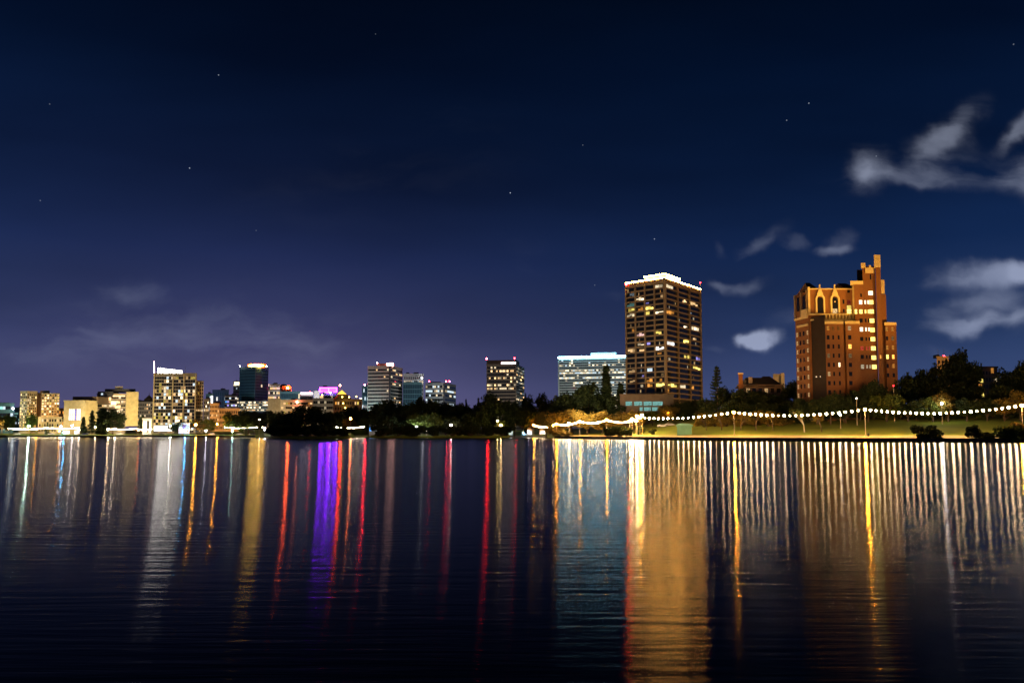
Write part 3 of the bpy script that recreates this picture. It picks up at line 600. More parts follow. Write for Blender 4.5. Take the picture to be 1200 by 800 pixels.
TL = [(773.5, 334, 11, 'white.b'), (786, 333, 8, 'white.b'), (813.5, 336.5, 7, 'yellow.b'), (743, 346.5, 6, 'cool.d'), (751.5, 350.5, 11, 'white.a'), (803.5, 354.5, 5, 'warm.a'), (815, 355, 9, 'warm.b'),
      (741.5, 358.5, 10, 'teal.d'), (760.5, 356.5, 5, 'violet.c'), (742, 365, 8, 'yellow.b'), (753, 363, 6, 'orange.c'), (763, 362, 10, 'yellow.a'), (774.5, 366.5, 11, 'white.a'), (786.5, 365.5, 9, 'orange.b'),
      (761, 368.5, 5, 'yellow.b'), (741, 372, 10, 'white.b'), (809.5, 367.5, 4, 'cool.b'), (804, 380, 4, 'white.a'), (752.5, 389, 9, 'pink.b'), (816, 388, 9, 'white.a'), (773, 392, 8, 'yellow.b'), (815, 394, 4, 'warm.b'),
      (753.5, 401.5, 9, 'white.b'), (762, 401.5, 4, 'violet.b'), (804.5, 399.5, 6, 'yellow.a'), (741.5, 409, 9, 'warm.b'), (754.5, 408, 7, 'warm.b'), (775, 405, 11, 'purewhite.a'), (786.5, 405, 8, 'purewhite.a'), (774.5, 412, 5, 'orange.b'),
      (805, 419, 6, 'yellow.b'), (819, 420, 5, 'violet.b'), (785, 419, 2, 'white.b'), (763, 432.5, 6, 'cool.a'), (817, 432.5, 9, 'yellow.a'), (742, 434.5, 8, 'warm.b'), (755, 440, 2.5, 'violet.b'), (762.5, 445.5, 7, 'orange.b'),
      (744, 447, 10, 'warm.c'), (763, 452, 6, 'orange.b'), (776, 451, 11, 'yellow.a'), (788, 451, 10, 'yellow.a'), (800, 451.5, 6, 'white.b'), (811.5, 452, 3, 'orange.b'), (771, 461, 5, 'yellow.b'), (779, 461, 3, 'orange.b'), (786, 461, 5, 'orange.b'), (753.5, 453, 3, 'white.b')]
occ = {}
for x, y, w_, k_ in TL:
    f_, W_, nb, key = (FL_, wl, 4, 'L') if x < 781 else (FR_, wr, 3, 'R')
    xa, xb = (735.5, 781) if key == 'L' else (781, 822.5); s = (x - xa) / (xb - xa) * W_; q_ = f_[0] + f_[1] * s
    row = int((ZZ(y, q_.y) - z0) / fh); hw = w_ / (xb - xa) * W_ / 2; bay = int(s / (W_ / nb)); lo, hi = bay * W_ / nb + .5, (bay + 1) * W_ / nb - .5
    s0, s1 = max(lo, s - hw), min(hi, s + hw)
    if row < 0 or row >= NF or s1 - s0 < .4: continue
    kn, kl = k_.split('.'); un = max(1, min(3, int((s1 - s0) / 1.7))); uw = (s1 - s0) / un; wr_ = random.Random(int(x * 10 + y))
    for u_ in range(un):
        lv = kl if wr_.random() < .6 else {'a': 'b', 'b': 'c', 'c': 'c', 'd': 'd'}[kl]; bl = wr_.choice((0, 0, .3, .7)); dr = wr_.choice((0, 0, 0, .5))
        B.win(f_, s0 + u_ * uw + .06, s0 + (u_ + 1) * uw - .06, z0 + row * fh + .65 + dr, z0 + (row + 1) * fh - .65 - bl, lit(kn + '.' + lv), .30)
    occ[(key, row, bay)] = 1
rng = random.Random(4)
for f_, W_, nb, key in ((FL_, wl, 4, 'L'), (FR_, wr, 3, 'R')):
    for row in range(NF):
        for bay in range(nb):
            B.win(f_, bay * W_ / nb + .45, (bay + 1) * W_ / nb - .45, z0 + row * fh + .45, z0 + (row + 1) * fh - .45, GLASS, .12)
            if rng.random() < .32 and (key, row, bay) not in occ:
                s = bay * W_ / nb + .8 + rng.random() * (W_ / nb - 3.4); B.win(f_, s, s + rng.choice((.5, .8, 1.6)), z0 + row * fh + .5, z0 + (row + 1) * fh - .9, lit(rng.choice(('white.c', 'warm.c', 'warm.d', 'orange.c', 'cool.d'))), .2)
q = MB()
for f_, w_ in ((FL_, wl), (FR_, wr)): q.fbox(f_, .1, w_ - .1, zt + .15, zt + .60, .3, .9)
B.part('roof_edge_lights', q, lampm((1, .44, .08), 230))
Lu, Cu, Ru, a_, b_ = corners(757, 781, 799, 448, 40); Du = Lu + Ru - Cu; zu = ZZ(321, 448); m = MB(); m.quadbox([(*(q_.xy), z) for z in (zt - 1, zu) for q_ in (Cu, Ru, Du, Lu)]); ph = B.part('penthouse', m, SPAN)
q = MB(); f1, _ = frame(Lu, Cu); f2, _ = frame(Cu, Ru); q.fbox(f1, .1, a_ - .1, zu - .2, zu + .2, .05, .6); q.fbox(f2, .1, b_ - .1, zu - .2, zu + .2, .05, .6); B.part('penthouse_lights', q, lampm((1, .46, .09), 190), ph)
for x, y in ((734.2, 333), (820.6, 331)):
    Yb = L.y if x < 780 else Rr.y
    beacon(B, x, y, Yb + 3.0 if x > 800 else Yb - .6, .4 if x > 800 else .8, 60 if x > 800 else 650, RED, 2)
flood(B, (Rr.x + 35, Rr.y - 95, 14), (Rr.x - 8, Rr.y, 50), 300000, (1, .52, .14), 80)
flood(B, (L.x - 40, L.y - 90, 12), (L.x + 8, L.y, 50), 100000, (1, .75, .45), 80)
B.done()
# podium building in front of the tower
B = front('garden_podium', 'low brown building with teal lit windows at the foot of the dark tower', 'building', 727, 790, 463, 418, 0, 0, 'grid', BROWN, 0, [], 90, depth=14, fl=.12, flc=SODF)
for a, b in ((733.5, 741), (743.5, 753), (754.7, 764.3), (765.3, 777)): B.win(B.fr, PX(a, 418) - PX(727, 418), PX(b, 418) - PX(727, 418), ZZ(475, 418), ZZ(470.3, 418), lit('teal.c'), .2)
for a, b in ((750, 753.5), (755, 763), (764.5, 772)): B.win(B.fr, PX(a, 418) - PX(727, 418), PX(b, 418) - PX(727, 418), ZZ(481, 418), ZZ(477, 418), lit('teal.c'), .2)
B.done()

# ---- house with chimneys
B = front('old_house', 'dark old house roof with pale brick chimneys between the two tallest towers', 'house', 866, 918, 452, 330, 2, 7, 'grid', BROWN, .1, ['warm.c'], 95, depth=16, fl=0, ybot=475)
q = MB(); q.pyramid(PX(878, 330) - 1, PX(906, 330) + 1, 329, 347, B.zt - .2, ZZ(442, 336), .6); q.pyramid(PX(896, 330), PX(921, 330), 331, 349, B.zt, ZZ(440, 336), .35); B.part('roof', q, ROOF)
pbox(B, 'chimney', 866.8, 871.8, 438, 455, 328, BRICK, 2); pbox(B, 'chimney_cap', 866.2, 872.4, 436.8, 438.2, 327.8, TRIM, 2.4); pbox(B, 'chimney', 878.6, 883, 441.5, 452, 332, CONC, 2)
pbox(B, 'gable_wall', 907.5, 921, 438, 455, 350, TRIM, 5); pbox(B, 'gable_wall', 916.5, 920.5, 436.8, 450, 348, TRIM, 1.5)
flood(B, (PX(880, 318), 318, 24), (PX(869, 328), 328, 30), 2500, SODF, 70); flood(B, (PX(930, 335), 335, 24), (PX(915, 349), 349, 30), 2500, (1, .6, .3), 80); B.done()

# ---- ornate brick building
Y0 = 300
B = Bld('brick_apartment_building', 'ornate orange brick apartment building with lit cream trim and a tall stepped corner tower', 'building', (PX(990, Y0), Y0 + 12, G(990, Y0)))
gz = G(990, Y0) - 2
def bb(name, x0, x1, yt, yb, Y, dp, m): return pbox(B, name, x0, x1, yt, yb, Y, m, dp)
YB = 500
def poly(name, pts, z0_, z1_, m):
    q = MB(); q.quadbox([(PX(x, y), y, z) for z in (z0_, z1_) for x, y in pts]); return B.part(name, q, m)
# left return (angled), main block, recess, lower front blocks, tower
poly('left_wing', [(930.5, 312), (946, 303), (946.2, 325), (933, 330)], gz, ZZ(344, 308), BRICK)
bb('main_block', 946.2, 1001, 338.6, YB, 303, 24, BRICK)
poly('shadow_wall', [(949, 302.9), (965.3, 296), (965.3, 303.5), (951, 303.5)], gz, ZZ(370, 299), mat('shaded_brick', (.03, .02, .014)))  # shade on this wall is put into a near-black brick colour
bb('front_block', 965.4, 987, 379, YB, 296, 6.8, BRICK); bb('front_block', 989.2, 1006, 379, YB, 296, 6.8, BRICK); bb('recess', 986.9, 989.3, 381, YB, 298, 4.8, BRICK)
bb('stair_block', 1001, 1012.5, 333, YB, 299.5, 20, BRICK); bb('tower', 1011.5, 1026.5, 312, YB, 300, 14, BRICK); bb('tower_back', 1005, 1013, 316, 335, 306, 10, mat('shaded_brick', (.03, .02, .014)))  # tower side uses the same brick colour darkened for shade
bb('chimney_pier', 1027, 1033, 313, YB, 298.5, 4, BRICK); bb('tower_flank', 1032.9, 1038.5, 345, YB, 300.5, 12, BRICK); bb('right_wing', 1036.5, 1049.5, 380.5, YB, 299, 20, BRICK)
# trim
bb('chimney_cap', 1025.6, 1033.2, 298.5, 313, 298.2, 3, TRIM); bb('flank_cap', 1033.2, 1037.2, 327.5, 345, 301, 7, TRIM)
bb('parapet', 996.7, 1012, 329, 333, 299.2, 3, TRIM); bb('parapet', 1014.8, 1025.3, 313.5, 319.8, 299.6, 1, TRIM); bb('turret', 1010, 1015.2, 308, 313, 299.4, 3, TRIM); bb('finial', 1019.3, 1022, 310.8, 313.6, 299.5, .8, TRIM)
bb('parapet', 965, 987.2, 376, 379.2, 295.6, 5, TRIM); bb('parapet', 989, 1006.4, 376, 379.2, 295.6, 5, TRIM); bb('parapet', 1035.6, 1049.8, 377.5, 380.8, 298.6, 5, TRIM)
bb('cornice', 946, 1001.5, 367.2, 368.8, 301.8, 1.4, TRIM); bb('cornice', 946, 1001.4, 337.8, 338.8, 302.4, .8, TRIM)
bb('corner_pilaster', 946, 948.6, 336, 367, 302.3, .8, TRIM); bb('corner_pilaster', 998.8, 1000.9, 335, 367, 302.3, .8, TRIM)
q = MB()
for i in range(10): x = 966 + i * 4; q.box(PX(x, 302), PX(x + 1.6, 302), 301.7, 302.9, ZZ(373.5, 302), ZZ(369, 302))
q.box(PX(949, 302), PX(1003, 302), 301.5, 302.9, ZZ(375.6, 302), ZZ(374, 302)); B.part('balustrade', q, TRIM)
for x in (960.6, 978.3):
    q = MB(); k = .346; cx = PX(x, 302); zb = ZZ(366.5, 302)
    for sgn in (-1, 1): q.box(cx + sgn * 1.6 - .28, cx + sgn * 1.6 + .28, 301.9, 302.9, zb, ZZ(351, 302))
    za = ZZ(351, 302)
    for i in range(8):
        a0, a1 = math.pi * i / 8, math.pi * (i + 1) / 8
        q.quadbox([(cx + r_ * math.cos(a), yy, za + r_ * math.sin(a) * 1.25) for yy in (302.9, 301.9) for a, r_ in ((a0, 1.3), (a0, 1.95), (a1, 1.95), (a1, 1.3))])
    q.quadbox([(cx - 1.3, 302, za + 2.1), (cx + 1.3, 302, za + 2.1), (cx + 1.3, 302.8, za + 2.1), (cx - 1.3, 302.8, za + 2.1), (cx - .5, 302, ZZ(339, 302)), (cx + .5, 302, ZZ(339, 302)), (cx + .5, 302.8, ZZ(339, 302)), (cx - .5, 302.8, ZZ(339, 302))])
    q.tube((cx, 302.4, ZZ(339.4, 302)), (cx, 302.4, ZZ(334.5, 302)), .55, .22); q.ball((cx, 302.4, ZZ(333.8, 302)), .42, 6, 5)
    B.part('arched_window_surround', q, TRIM)
    q = MB(); q.box(cx - 1.3, cx + 1.3, 302.6, 302.97, zb, za + 1); w_ = B.part('arched_window', q, GLASS)
    if x > 970: q = MB(); q.box(cx - .9, cx + .9, 302.4, 302.55, zb, zb + 1.8); B.part('lit_pane', q, lit('warm.b'), w_); q = MB(); q.ball((cx, 302.3, za - .8), .3, 6, 5); B.part('lantern', q, lit('orange.b'), w_)
q = MB(); q.pyramid(PX(944, 308), PX(957, 308), 306, 318, ZZ(340, 308), ZZ(329, 308), .4); q.pyramid(PX(985, 308), PX(1003, 308), 306, 322, ZZ(338, 308), ZZ(328.5, 308), .5); B.part('roof', q, mat('rust_roof_tiles', (.16, .07, .035)))
# left wing trim
fL, wL = frame((PX(930.5, 312), 312), (PX(946, 303), 303))
for (a, b, y0, y1) in ((0, .98, 371, 373.5), (.2, .98, 380, 382.5), (.55, .98, 363, 371)):
    q = MB(); q.fbox(fL, wL * a, wL * b, ZZ(y1, 306), ZZ(y0, 306), .02, .7); B.part('trim_band', q, TRIM)
for a in (.04, .5, .95): q = MB(); q.fbox(fL, wL * a - .25, wL * a + .25, ZZ(371, 306), ZZ(341 if a > .4 else 343, 306), .02, .6); B.part('pilaster', q, mat('tan_trim', (.34, .25, .14)))
for a in (.27, .72): q = MB(); q.fbox(fL, wL * a - .8, wL * a + .8, ZZ(363, 306), ZZ(347, 306), .02, .3); B.part('tall_window', q, GLASS)
for i in range(8):
    y = 388 + i * 10.3
    for a, k_ in ((.12, 'warm.c'), (.35, None), (.62, None), (.9, 'warm.c')): B.win(fL, wL * a - .45, wL * a + .45, ZZ(y + 5, 306), ZZ(y, 306), lit(k_) if k_ else GLASS)
def fw(x0, x1, Y): return frame((PX(x0, Y), Y), (PX(x1, Y), Y))[0]
def pw(x, y, w_, h_, Y, k_):
    B.win(fw(x - w_ / 2, x + w_ / 2, Y), 0, PX(x + w_ / 2, Y) - PX(x - w_ / 2, Y), ZZ(y + h_ / 2, Y), ZZ(y - h_ / 2, Y), lit(k_) if k_ else GLASS, .1)
for i in range(9): pw(1020.3 + i * .22, 343.3 + i * 10.8 if i else 343.3, 5.2, 4.6, 300, 'yellow.a' if i else 'white.a')
for i, y in enumerate((354, 365, 375.5, 385.8, 397, 408, 418, 429.5)):
    for x, w_ in ((1008.2, 3.6), (1013.6, 1.7), (1017.2, 1.7)):
        k_ = {0: 'white.a', 1: 'yellow.a', 3: 'white.a', 5: 'red.c', 7: 'white.c'}.get(i); 
        if x < 1012: pw(x if x > 1003 else 1006, y, w_, 4.6, 299.5, k_)
        else: pw(x, y, w_, 4.0, 300, k_)
for (x, y, w_, h_, k_) in ((994.3, 365, 5, 5, 'yellow.a'), (994.3, 360, 5, 4, 'yellow.b'), (994.3, 354, 4, 5, 'red.d'), (994.3, 341.5, 3, 3, None), (988, 353.5, 2, 5, None), (988, 364, 2, 4, None)): pw(x, y, w_, h_, 303, k_)
pw(1002.3, 365, 2.6, 5, 299.5, 'yellow.a')
for i in range(8):
    y = 384.5 + i * 10.7
    for x, w_ in ((968.6, 3), (974.5, 2), (981, 2), (994, 3.6)):
        k_ = {(2, 994): 'orange.a', (4, 981): 'white.a', (0, 968.6): 'orange.c', (0, 974.5): 'orange.d', (0, 981): 'orange.d', (0, 994): 'warm.c', (5, 968.6): 'warm.c', (3, 994): 'warm.d', (3, 968.6): 'warm.d'}.get((i, x)); pw(x, y, w_, 4.8, 296, k_)
for i in range(6):
    y = 385.5 + i * 10.8
    for x in (1038, 1044.8): pw(x, y, 2.6, 4.6, 299, {(3, 1038): 'yellow.a', (3, 1044.8): 'orange.a', (0, 1038): 'orange.c', (0, 1044.8): 'orange.c', (1, 1044.8): 'warm.d', (2, 1038): 'orange.c', (2, 1044.8): 'orange.c', (4, 1044.8): 'orange.c'}.get((i, x)))
pw(1029.8, 418, 1.6, 4, 298.5, 'orange.b'); pw(959.7, 441, 3.4, 1.6, 299, 'white.a'); pw(953.5, 441.3, 1.4, 1.2, 299, 'white.b')
pw(1020.8, 324.5, 1.4, 6, 300, None); pw(1009, 346, 2, 4, 299.5, None)
# added unseen spots: sodium light from the right, warm light on the upper walls
flood(B, (PX(1170, 252), 252, 14), (PX(1000, 300), 300, 66), 190000, (1, .47, .06), 52, 1.0)
flood(B, (PX(985, 284), 284, 51), (PX(978, 303), 303, 66), 17000, (1, .50, .09), 100, .8)
flood(B, (PX(925, 262), 262, 12), (PX(938, 308), 308, 60), 8000, (1, .50, .12), 60, .7)
B.done(); B.e.location.x += 1.7

# ---- right end
B = front('beacon_tower', 'orange lit building top with red lamps rising behind the tall dark tree', 'building', 1101, 1115, 418.5, 520, 9, 3, 'grid', TRIM, .05, ['orange.b'], 101, fl=.8, flc=SODF)
for x, y in ((1101.8, 419.5), (1106.5, 418), (1117, 417.3)): beacon(B, x, y - 1.2, 530, .5, 90, RED, 1.5)
q = MB(); c = P(1106.5, 418, 522); q.tube(c, c + Vector((0, 0, 6)), .15, .06); B.part('aerial', q, METAL); B.done()
B = front('hillside_apartments', 'dark hillside apartments with a golden lit stairwell between trees', 'building', 1143, 1172, 431, 330, 6, 8, 'grid', BROWN, .06, ['warm.c', 'white.b'], 102, fl=0, depth=18)
for (x, y, w_, h_, k_) in ((1152, 446, 5, 4, 'yellow.b'), (1151, 452, 4, 4, 'orange.c'), (1153, 459, 4, 3, 'orange.b'), (1150, 460, 9, 3, 'yellow.a'), (1148, 465, 3, 8, 'orange.b'), (1153, 464, 4, 5, 'yellow.b'), (1170, 446, 2, 5, 'white.b'), (1174, 446, 4, 3, 'orange.b'), (1147, 431.5, 8, 2.4, 'white.b'), (1138, 437, 4, 2, 'cool.b'), (1166, 434, 3, 6, 'orange.c'), (1148, 445, 8, 1, 'white.b')):
    YY = 329.5; B.win(fw(x - w_ / 2, x + w_ / 2, YY), 0, PX(x + w_ / 2, YY) - PX(x - w_ / 2, YY), ZZ(y + h_ / 2, YY), ZZ(y - h_ / 2, YY), lit(k_), .1)
B.done()

# ------------------------------------------------------------------ trees
def leafquad(mb, c, s, rng, flat=0.0):
    n = Vector((rng.gauss(0, 1), rng.gauss(0, 1), rng.gauss(0, 1) + flat)).normalized(); a = n.orthogonal().normalized(); b = n.cross(a)
    t = rng.random() * 6.28; a, b = a * math.cos(t) + b * math.sin(t), b * math.cos(t) - a * math.sin(t); k = len(mb.v)
    for u, v in ((-s, 0), (0, -s * .55), (s, 0), (0, s * .55)): mb.v.append(tuple(c + a * u + b * v))
    mb.f.append((k, k + 1, k + 2, k + 3))
def broad_proto(seed, nleaf=3600, ncl=26, ls=.036, low=.18, squash=1.0):
    rng = random.Random(seed); cr = MB(); tr = MB(); cl = []
    for i in range(ncl):
        while True:
            p = Vector((rng.uniform(-1, 1), rng.uniform(-1, 1), rng.uniform(-1, 1)))
            if .25 < p.length < 1: break
        h = low + (1 - low) * .5; c = Vector((p.x * .40, p.y * .40, h + p.z * (1 - low) * .42 * squash)); cl.append((c, rng.uniform(.09, .17)))
    per = nleaf // ncl
    for c, r in cl:
        for _ in range(per):
            d = Vector((rng.gauss(0, 1), rng.gauss(0, 1), rng.gauss(0, .75))).normalized() * r * (rng.random() ** .4) * (1 + .25 * rng.random())
            leafquad(cr, c + d, ls * rng.uniform(.6, 1.3), rng)
    tr.tube((0, 0, -.05), (.01, 0, low + .15), .030, .020); top = Vector((.01, 0, low + .14))
    for c, r in cl[::2]: tr.tube(top - Vector((0, 0, rng.uniform(0, .1))), c, .012, .003, 4)
    return cr, tr
def conifer_proto(seed, spread=.22, tiers=17, per=9, gap=0.0, power=1.0, low=.08, ls=.034, leaf=22):
    rng = random.Random(seed); cr = MB(); tr = MB(); tr.tube((0, 0, -.03), (0, 0, .97), .016, .003)
    for i in range(tiers):
        z = low + (1 - low) * i / tiers; rad = spread * (1 - (z - low) / (1 - low)) ** power * rng.uniform(.75, 1.15) + .012
        for j in range(per):
            a = rng.random() * 6.28; R_ = rad * rng.uniform(.7, 1.1)
            tip = Vector((math.cos(a) * R_, math.sin(a) * R_, z - R_ * .15 + gap * R_)); tr.tube((0, 0, z), tip, .004, .001, 3)
            for k in range(leaf):
                t_ = rng.uniform(.12, 1.05); leafquad(cr, Vector((0, 0, z)).lerp(tip, t_) + Vector((rng.gauss(0, .010), rng.gauss(0, .010), rng.gauss(0, .008))), ls * rng.uniform(.5, 1.2), rng, 1.5)
    for k in range(30): leafquad(cr, Vector((rng.gauss(0, .006), rng.gauss(0, .006), rng.uniform(.9, 1.0))), ls * .6, rng)
    return cr, tr
def bare_proto(seed, nl=420):
    rng = random.Random(seed); cr = MB(); tr = MB()
    def grow(p, d, L, r, dep):
        q = p + d * L; tr.tube(p, q, r, r * .65, 5)
        if dep == 0:
            for _ in range(nl // 60): leafquad(cr, q + Vector((rng.gauss(0, .05), rng.gauss(0, .05), rng.gauss(0, .035))), .02 * rng.uniform(.6, 1.3), rng)
            return
        for _ in range(3):
            nd = (d + Vector((rng.gauss(0, .55), rng.gauss(0, .55), rng.gauss(.12, .25)))).normalized(); grow(q, nd, L * rng.uniform(.62, .85), r * .6, dep - 1)
    grow(Vector((0, 0, -.03)), Vector((.12, 0, 1)).normalized(), .25, .026, 0 if False else 4)
    return cr, tr
def bush_proto(seed, n=4200):
    rng = random.Random(seed); cr = MB(); tr = MB(); cl = [(Vector((rng.uniform(-.42, .42), rng.uniform(-.3, .3), rng.uniform(.12, .75))), rng.uniform(.14, .26)) for _ in range(14)]
    for c, r in cl:
        for _ in range(n // 14):
            d = Vector((rng.gauss(0, 1), rng.gauss(0, 1), rng.gauss(0, .8))).normalized() * r * (rng.random() ** .35); p = c + d; p.z = max(p.z, -.05); leafquad(cr, p, .045 * rng.uniform(.6, 1.3), rng)
        tr.tube((0, 0, -.05), c, .02, .006, 4)
    return cr, tr
PROTO = {}
def reg(k, fn, bark=None):
    c, t_ = fn; PROTO[k] = (c.mesh('crown', LEAF), t_.mesh('trunk', bark or BARK))
for i in range(5): reg('broad%d' % i, broad_proto(100 + i, low=.12 + .03 * i))
for i in range(2): reg('round%d' % i, broad_proto(140 + i, 4000, 34, .033, .05, 1.05))
reg('conifer0', conifer_proto(5)); reg('conifer1', conifer_proto(6, .16, 20, 9)); reg('column0', conifer_proto(8, .10, 26, 10, .5, .45, .02, .034, 18))
reg('norfolk', conifer_proto(9, .30, 17, 8, .35, .9, .06, .026, 22)); reg('bare0', bare_proto(3), PBARK); reg('bare1', bare_proto(4, 1500)); reg('bush0', bush_proto(1)); reg('bush1', bush_proto(2)); reg('bush2', bush_proto(3))
VAR = {}
def protomesh(k, lm):
    if lm is LEAF: return PROTO[k]
    key = (k, lm.name)
    if key not in VAR: c = PROTO[k][0].copy(); c.materials[0] = lm; VAR[key] = (c, PROTO[k][1])
    return VAR[key]
NAMEK = {'broad': 'broadleaf_tree', 'round': 'broadleaf_tree', 'conifer': 'conifer_tree', 'column': 'cypress_tree', 'norfolk': 'norfolk_pine', 'bare': 'young_tree', 'bush': 'shrub'}
CATK = {'broad': 'tree', 'round': 'tree', 'conifer': 'tree', 'column': 'tree', 'norfolk': 'tree', 'bare': 'tree', 'bush': 'shrub'}
trng = random.Random(77)
def tree(kind, px, ytop, wpx, Y, label, lm=LEAF, group=None, off=None, ybot=None):
    if off is not None: Y = shore(px) + off
    g = G(px, Y) if ybot is None else ZZ(ybot, Y); H = max(1.2, ZZ(ytop, Y) - g) * (1.15 if kind[:4] == 'bush' else 1); W = wpx / F * Y * (1.3 if kind[:5] in ('broad', 'round') else 1.2)
    key = ''.join(ch for ch in kind if not ch.isdigit())
    e = empty(NAMEK[key], (PX(px, Y), Y, g), label, CATK[key], group); e.rotation_euler = (0, 0, trng.random() * 6.28)
    cw = {'broad': .95, 'round': .95, 'conifer': .44, 'column': .22, 'norfolk': .56, 'bare': .8, 'bush': 1.1}[key]
    if key == 'conifer' and kind.endswith('1'): cw = .34
    c, t_ = protomesh(kind, lm)
    for nm, me in (('crown', c), ('trunk', t_)):
        o = bpy.data.objects.new(nm, me); C.objects.link(o); o.parent = e; o.scale = (W / cw, W / cw, H)
    return e

ORD = ['first', 'second', 'third', 'fourth', 'fifth', 'sixth', 'seventh', 'eighth', 'ninth', 'tenth', 'eleventh', 'twelfth', 'thirteenth', 'fourteenth', 'fifteenth', 'last']
g1 = 'trees along the far left shore'; g2 = 'dark trees on the wooded point'; g3 = 'lit trees along the right park'; g4 = 'dark trees on the right hillside'
T = tree
# left shore
T('broad0', 2, 486, 16, 600, 'orange lit tree at the far left edge of the shore', LEAFGLOW, g1); T('broad1', 11, 484, 10, 590, 'green tree between the teal building and the leftmost apartment block', LEAF, g1)
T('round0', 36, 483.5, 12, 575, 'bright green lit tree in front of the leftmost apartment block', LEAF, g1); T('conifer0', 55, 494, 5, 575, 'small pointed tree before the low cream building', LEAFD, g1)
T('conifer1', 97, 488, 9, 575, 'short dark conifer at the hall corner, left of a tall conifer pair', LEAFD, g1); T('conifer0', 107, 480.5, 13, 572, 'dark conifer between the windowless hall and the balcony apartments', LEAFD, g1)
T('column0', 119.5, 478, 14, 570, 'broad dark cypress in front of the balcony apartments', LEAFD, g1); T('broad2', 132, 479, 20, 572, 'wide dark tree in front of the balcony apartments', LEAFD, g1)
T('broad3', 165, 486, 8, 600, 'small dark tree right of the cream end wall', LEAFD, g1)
T('round1', 211, 490.5, 22, 572, 'dark rounded tree below the tower with the mast', LEAFD, g1); T('broad4', 231, 490, 16, 575, 'orange lit tree behind the sodium lamp on the far left shore', LEAFGLOW, g1)
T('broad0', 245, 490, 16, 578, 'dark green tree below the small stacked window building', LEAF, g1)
for i, (x, y, w_, l_) in enumerate(((272, 481, 18, 'green lit tree before the long cream building, nearer its glowing wall'), (286, 487, 18, 'bright green lit tree below the glass tower podium'), (298, 489, 16, 'green lit tree at the end of the far row of lights'), (291, 479, 20, 'tall dark tree rising before the glass tower podium'))):
    T('broad%d' % (i + 1), x, y, w_, 560 if i < 3 else 590, l_, LEAF if i < 3 else LEAFD, g1)
T('broad1', 310, 480, 22, 560, 'dark tree below the plain cream block', LEAFD, g1); T('round0', 325, 481, 20, 540, 'dark rounded tree below the parking structure', LEAFD, g1)
# wooded point
LM = ['tan banded tower', 'violet lit building', 'gold capped building']
PT = [(318, 497, 16, 400, 'low dark tree at the left tip of the wooded point'), (327, 491, 18, 395, 'dark tree a little back from the left tip of the wooded point'), (340, 478, 26, 392, 'dark tree on the point below the parking structure'), (357, 473.5, 30, 388, 'high dark tree on the point below the lit white roof line'),
      (374, 476, 26, 386, 'dark tree on the point below the violet lit building'), (390, 481, 24, 384, 'dark tree on the point below the gold capped building'), (401, 497, 18, 384, 'low dark tree at the right tip of the wooded point')]
for i, (x, y, w_, Y, l_) in enumerate(PT): T('broad%d' % (i % 5) if i % 2 else 'round%d' % (i // 2 % 2), x, y, w_, Y, l_, LEAFD, g2)
for i, (x, y, w_) in enumerate(((335, 497, 30), (360, 497, 30), (382, 498, 28), (400, 503, 20), (322, 503, 18))):
    T('bush%d' % (i % 3), x, y, w_, None, ['dark waterside shrub under the parking structure', 'dark waterside shrub under the lit white roof line', 'dark waterside shrub under the violet lit building', 'low dark shrub at the right tip of the wooded point', 'low dark shrub at the left tip of the wooded point'][i], LEAFD, g2, off=5)
BK = [(398, 480, 22, 600, 'dark tree before the gold capped building'), (412, 476, 24, 610, 'dark tree left of the slender teal building'), (424, 477, 20, 600, 'dark tree under the slender teal building'), (434, 474, 22, 560, 'dark tree under the left edge of the tan banded tower'),
      (446, 471, 24, 540, 'dark tree under the middle of the tan banded tower'), (456, 466.5, 24, 520, 'high dark tree under the corner of the tan banded tower'), (470, 472, 24, 510, 'dark tree between the tan banded tower and the dark teal block'), (484, 470, 26, 500, 'dark tree under the dark teal block'),
      (500, 463, 24, 500, 'dark tree under the left side of the block with three red lamps'), (511, 460.5, 22, 505, 'highest dark tree under the block with three red lamps'), (524, 471, 26, 500, 'dark tree under the right side of the block with three red lamps'), (538, 473, 24, 490, 'dark tree right of the block with three red lamps'),
      (553, 474, 24, 490, 'dark tree left of the brown banded tower'), (566, 468, 22, 480, 'dark tree at the left foot of the brown banded tower'), (578, 459, 26, 470, 'tall dark tree before the left half of the brown banded tower'), (592, 460, 24, 468, 'tall dark tree before the middle of the brown banded tower'), (603, 470, 16, 480, 'dark tree before the right half of the brown banded tower'),
      (618, 462, 16, 520, 'dark tree right beside the brown banded tower'), (632, 459.5, 24, 530, 'rounded dark tree between the brown banded tower and the wide slab'), (645, 468, 20, 520, 'dark tree left of the wide slab with the aqua roof'), (612, 474, 20, 510, 'lower dark tree at the foot of the brown banded tower')]
for i, (x, y, w_, Y, l_) in enumerate(BK): T('broad%d' % (i * 2 % 5) if i % 3 else 'round%d' % (i % 2), x, y, w_, Y, l_, LEAFD, g2)
T('conifer0', 546, 467, 8, 495, 'dark pointed conifer right of the block with three red lamps', LEAFD, g2); T('conifer1', 560.5, 465.5, 6, 495, 'thin dark pointed conifer left of the brown banded tower', LEAFD, g2); T('conifer1', 616, 460, 5, 505, 'thin dark conifer touching the right edge of the brown banded tower', LEAFD, g2)
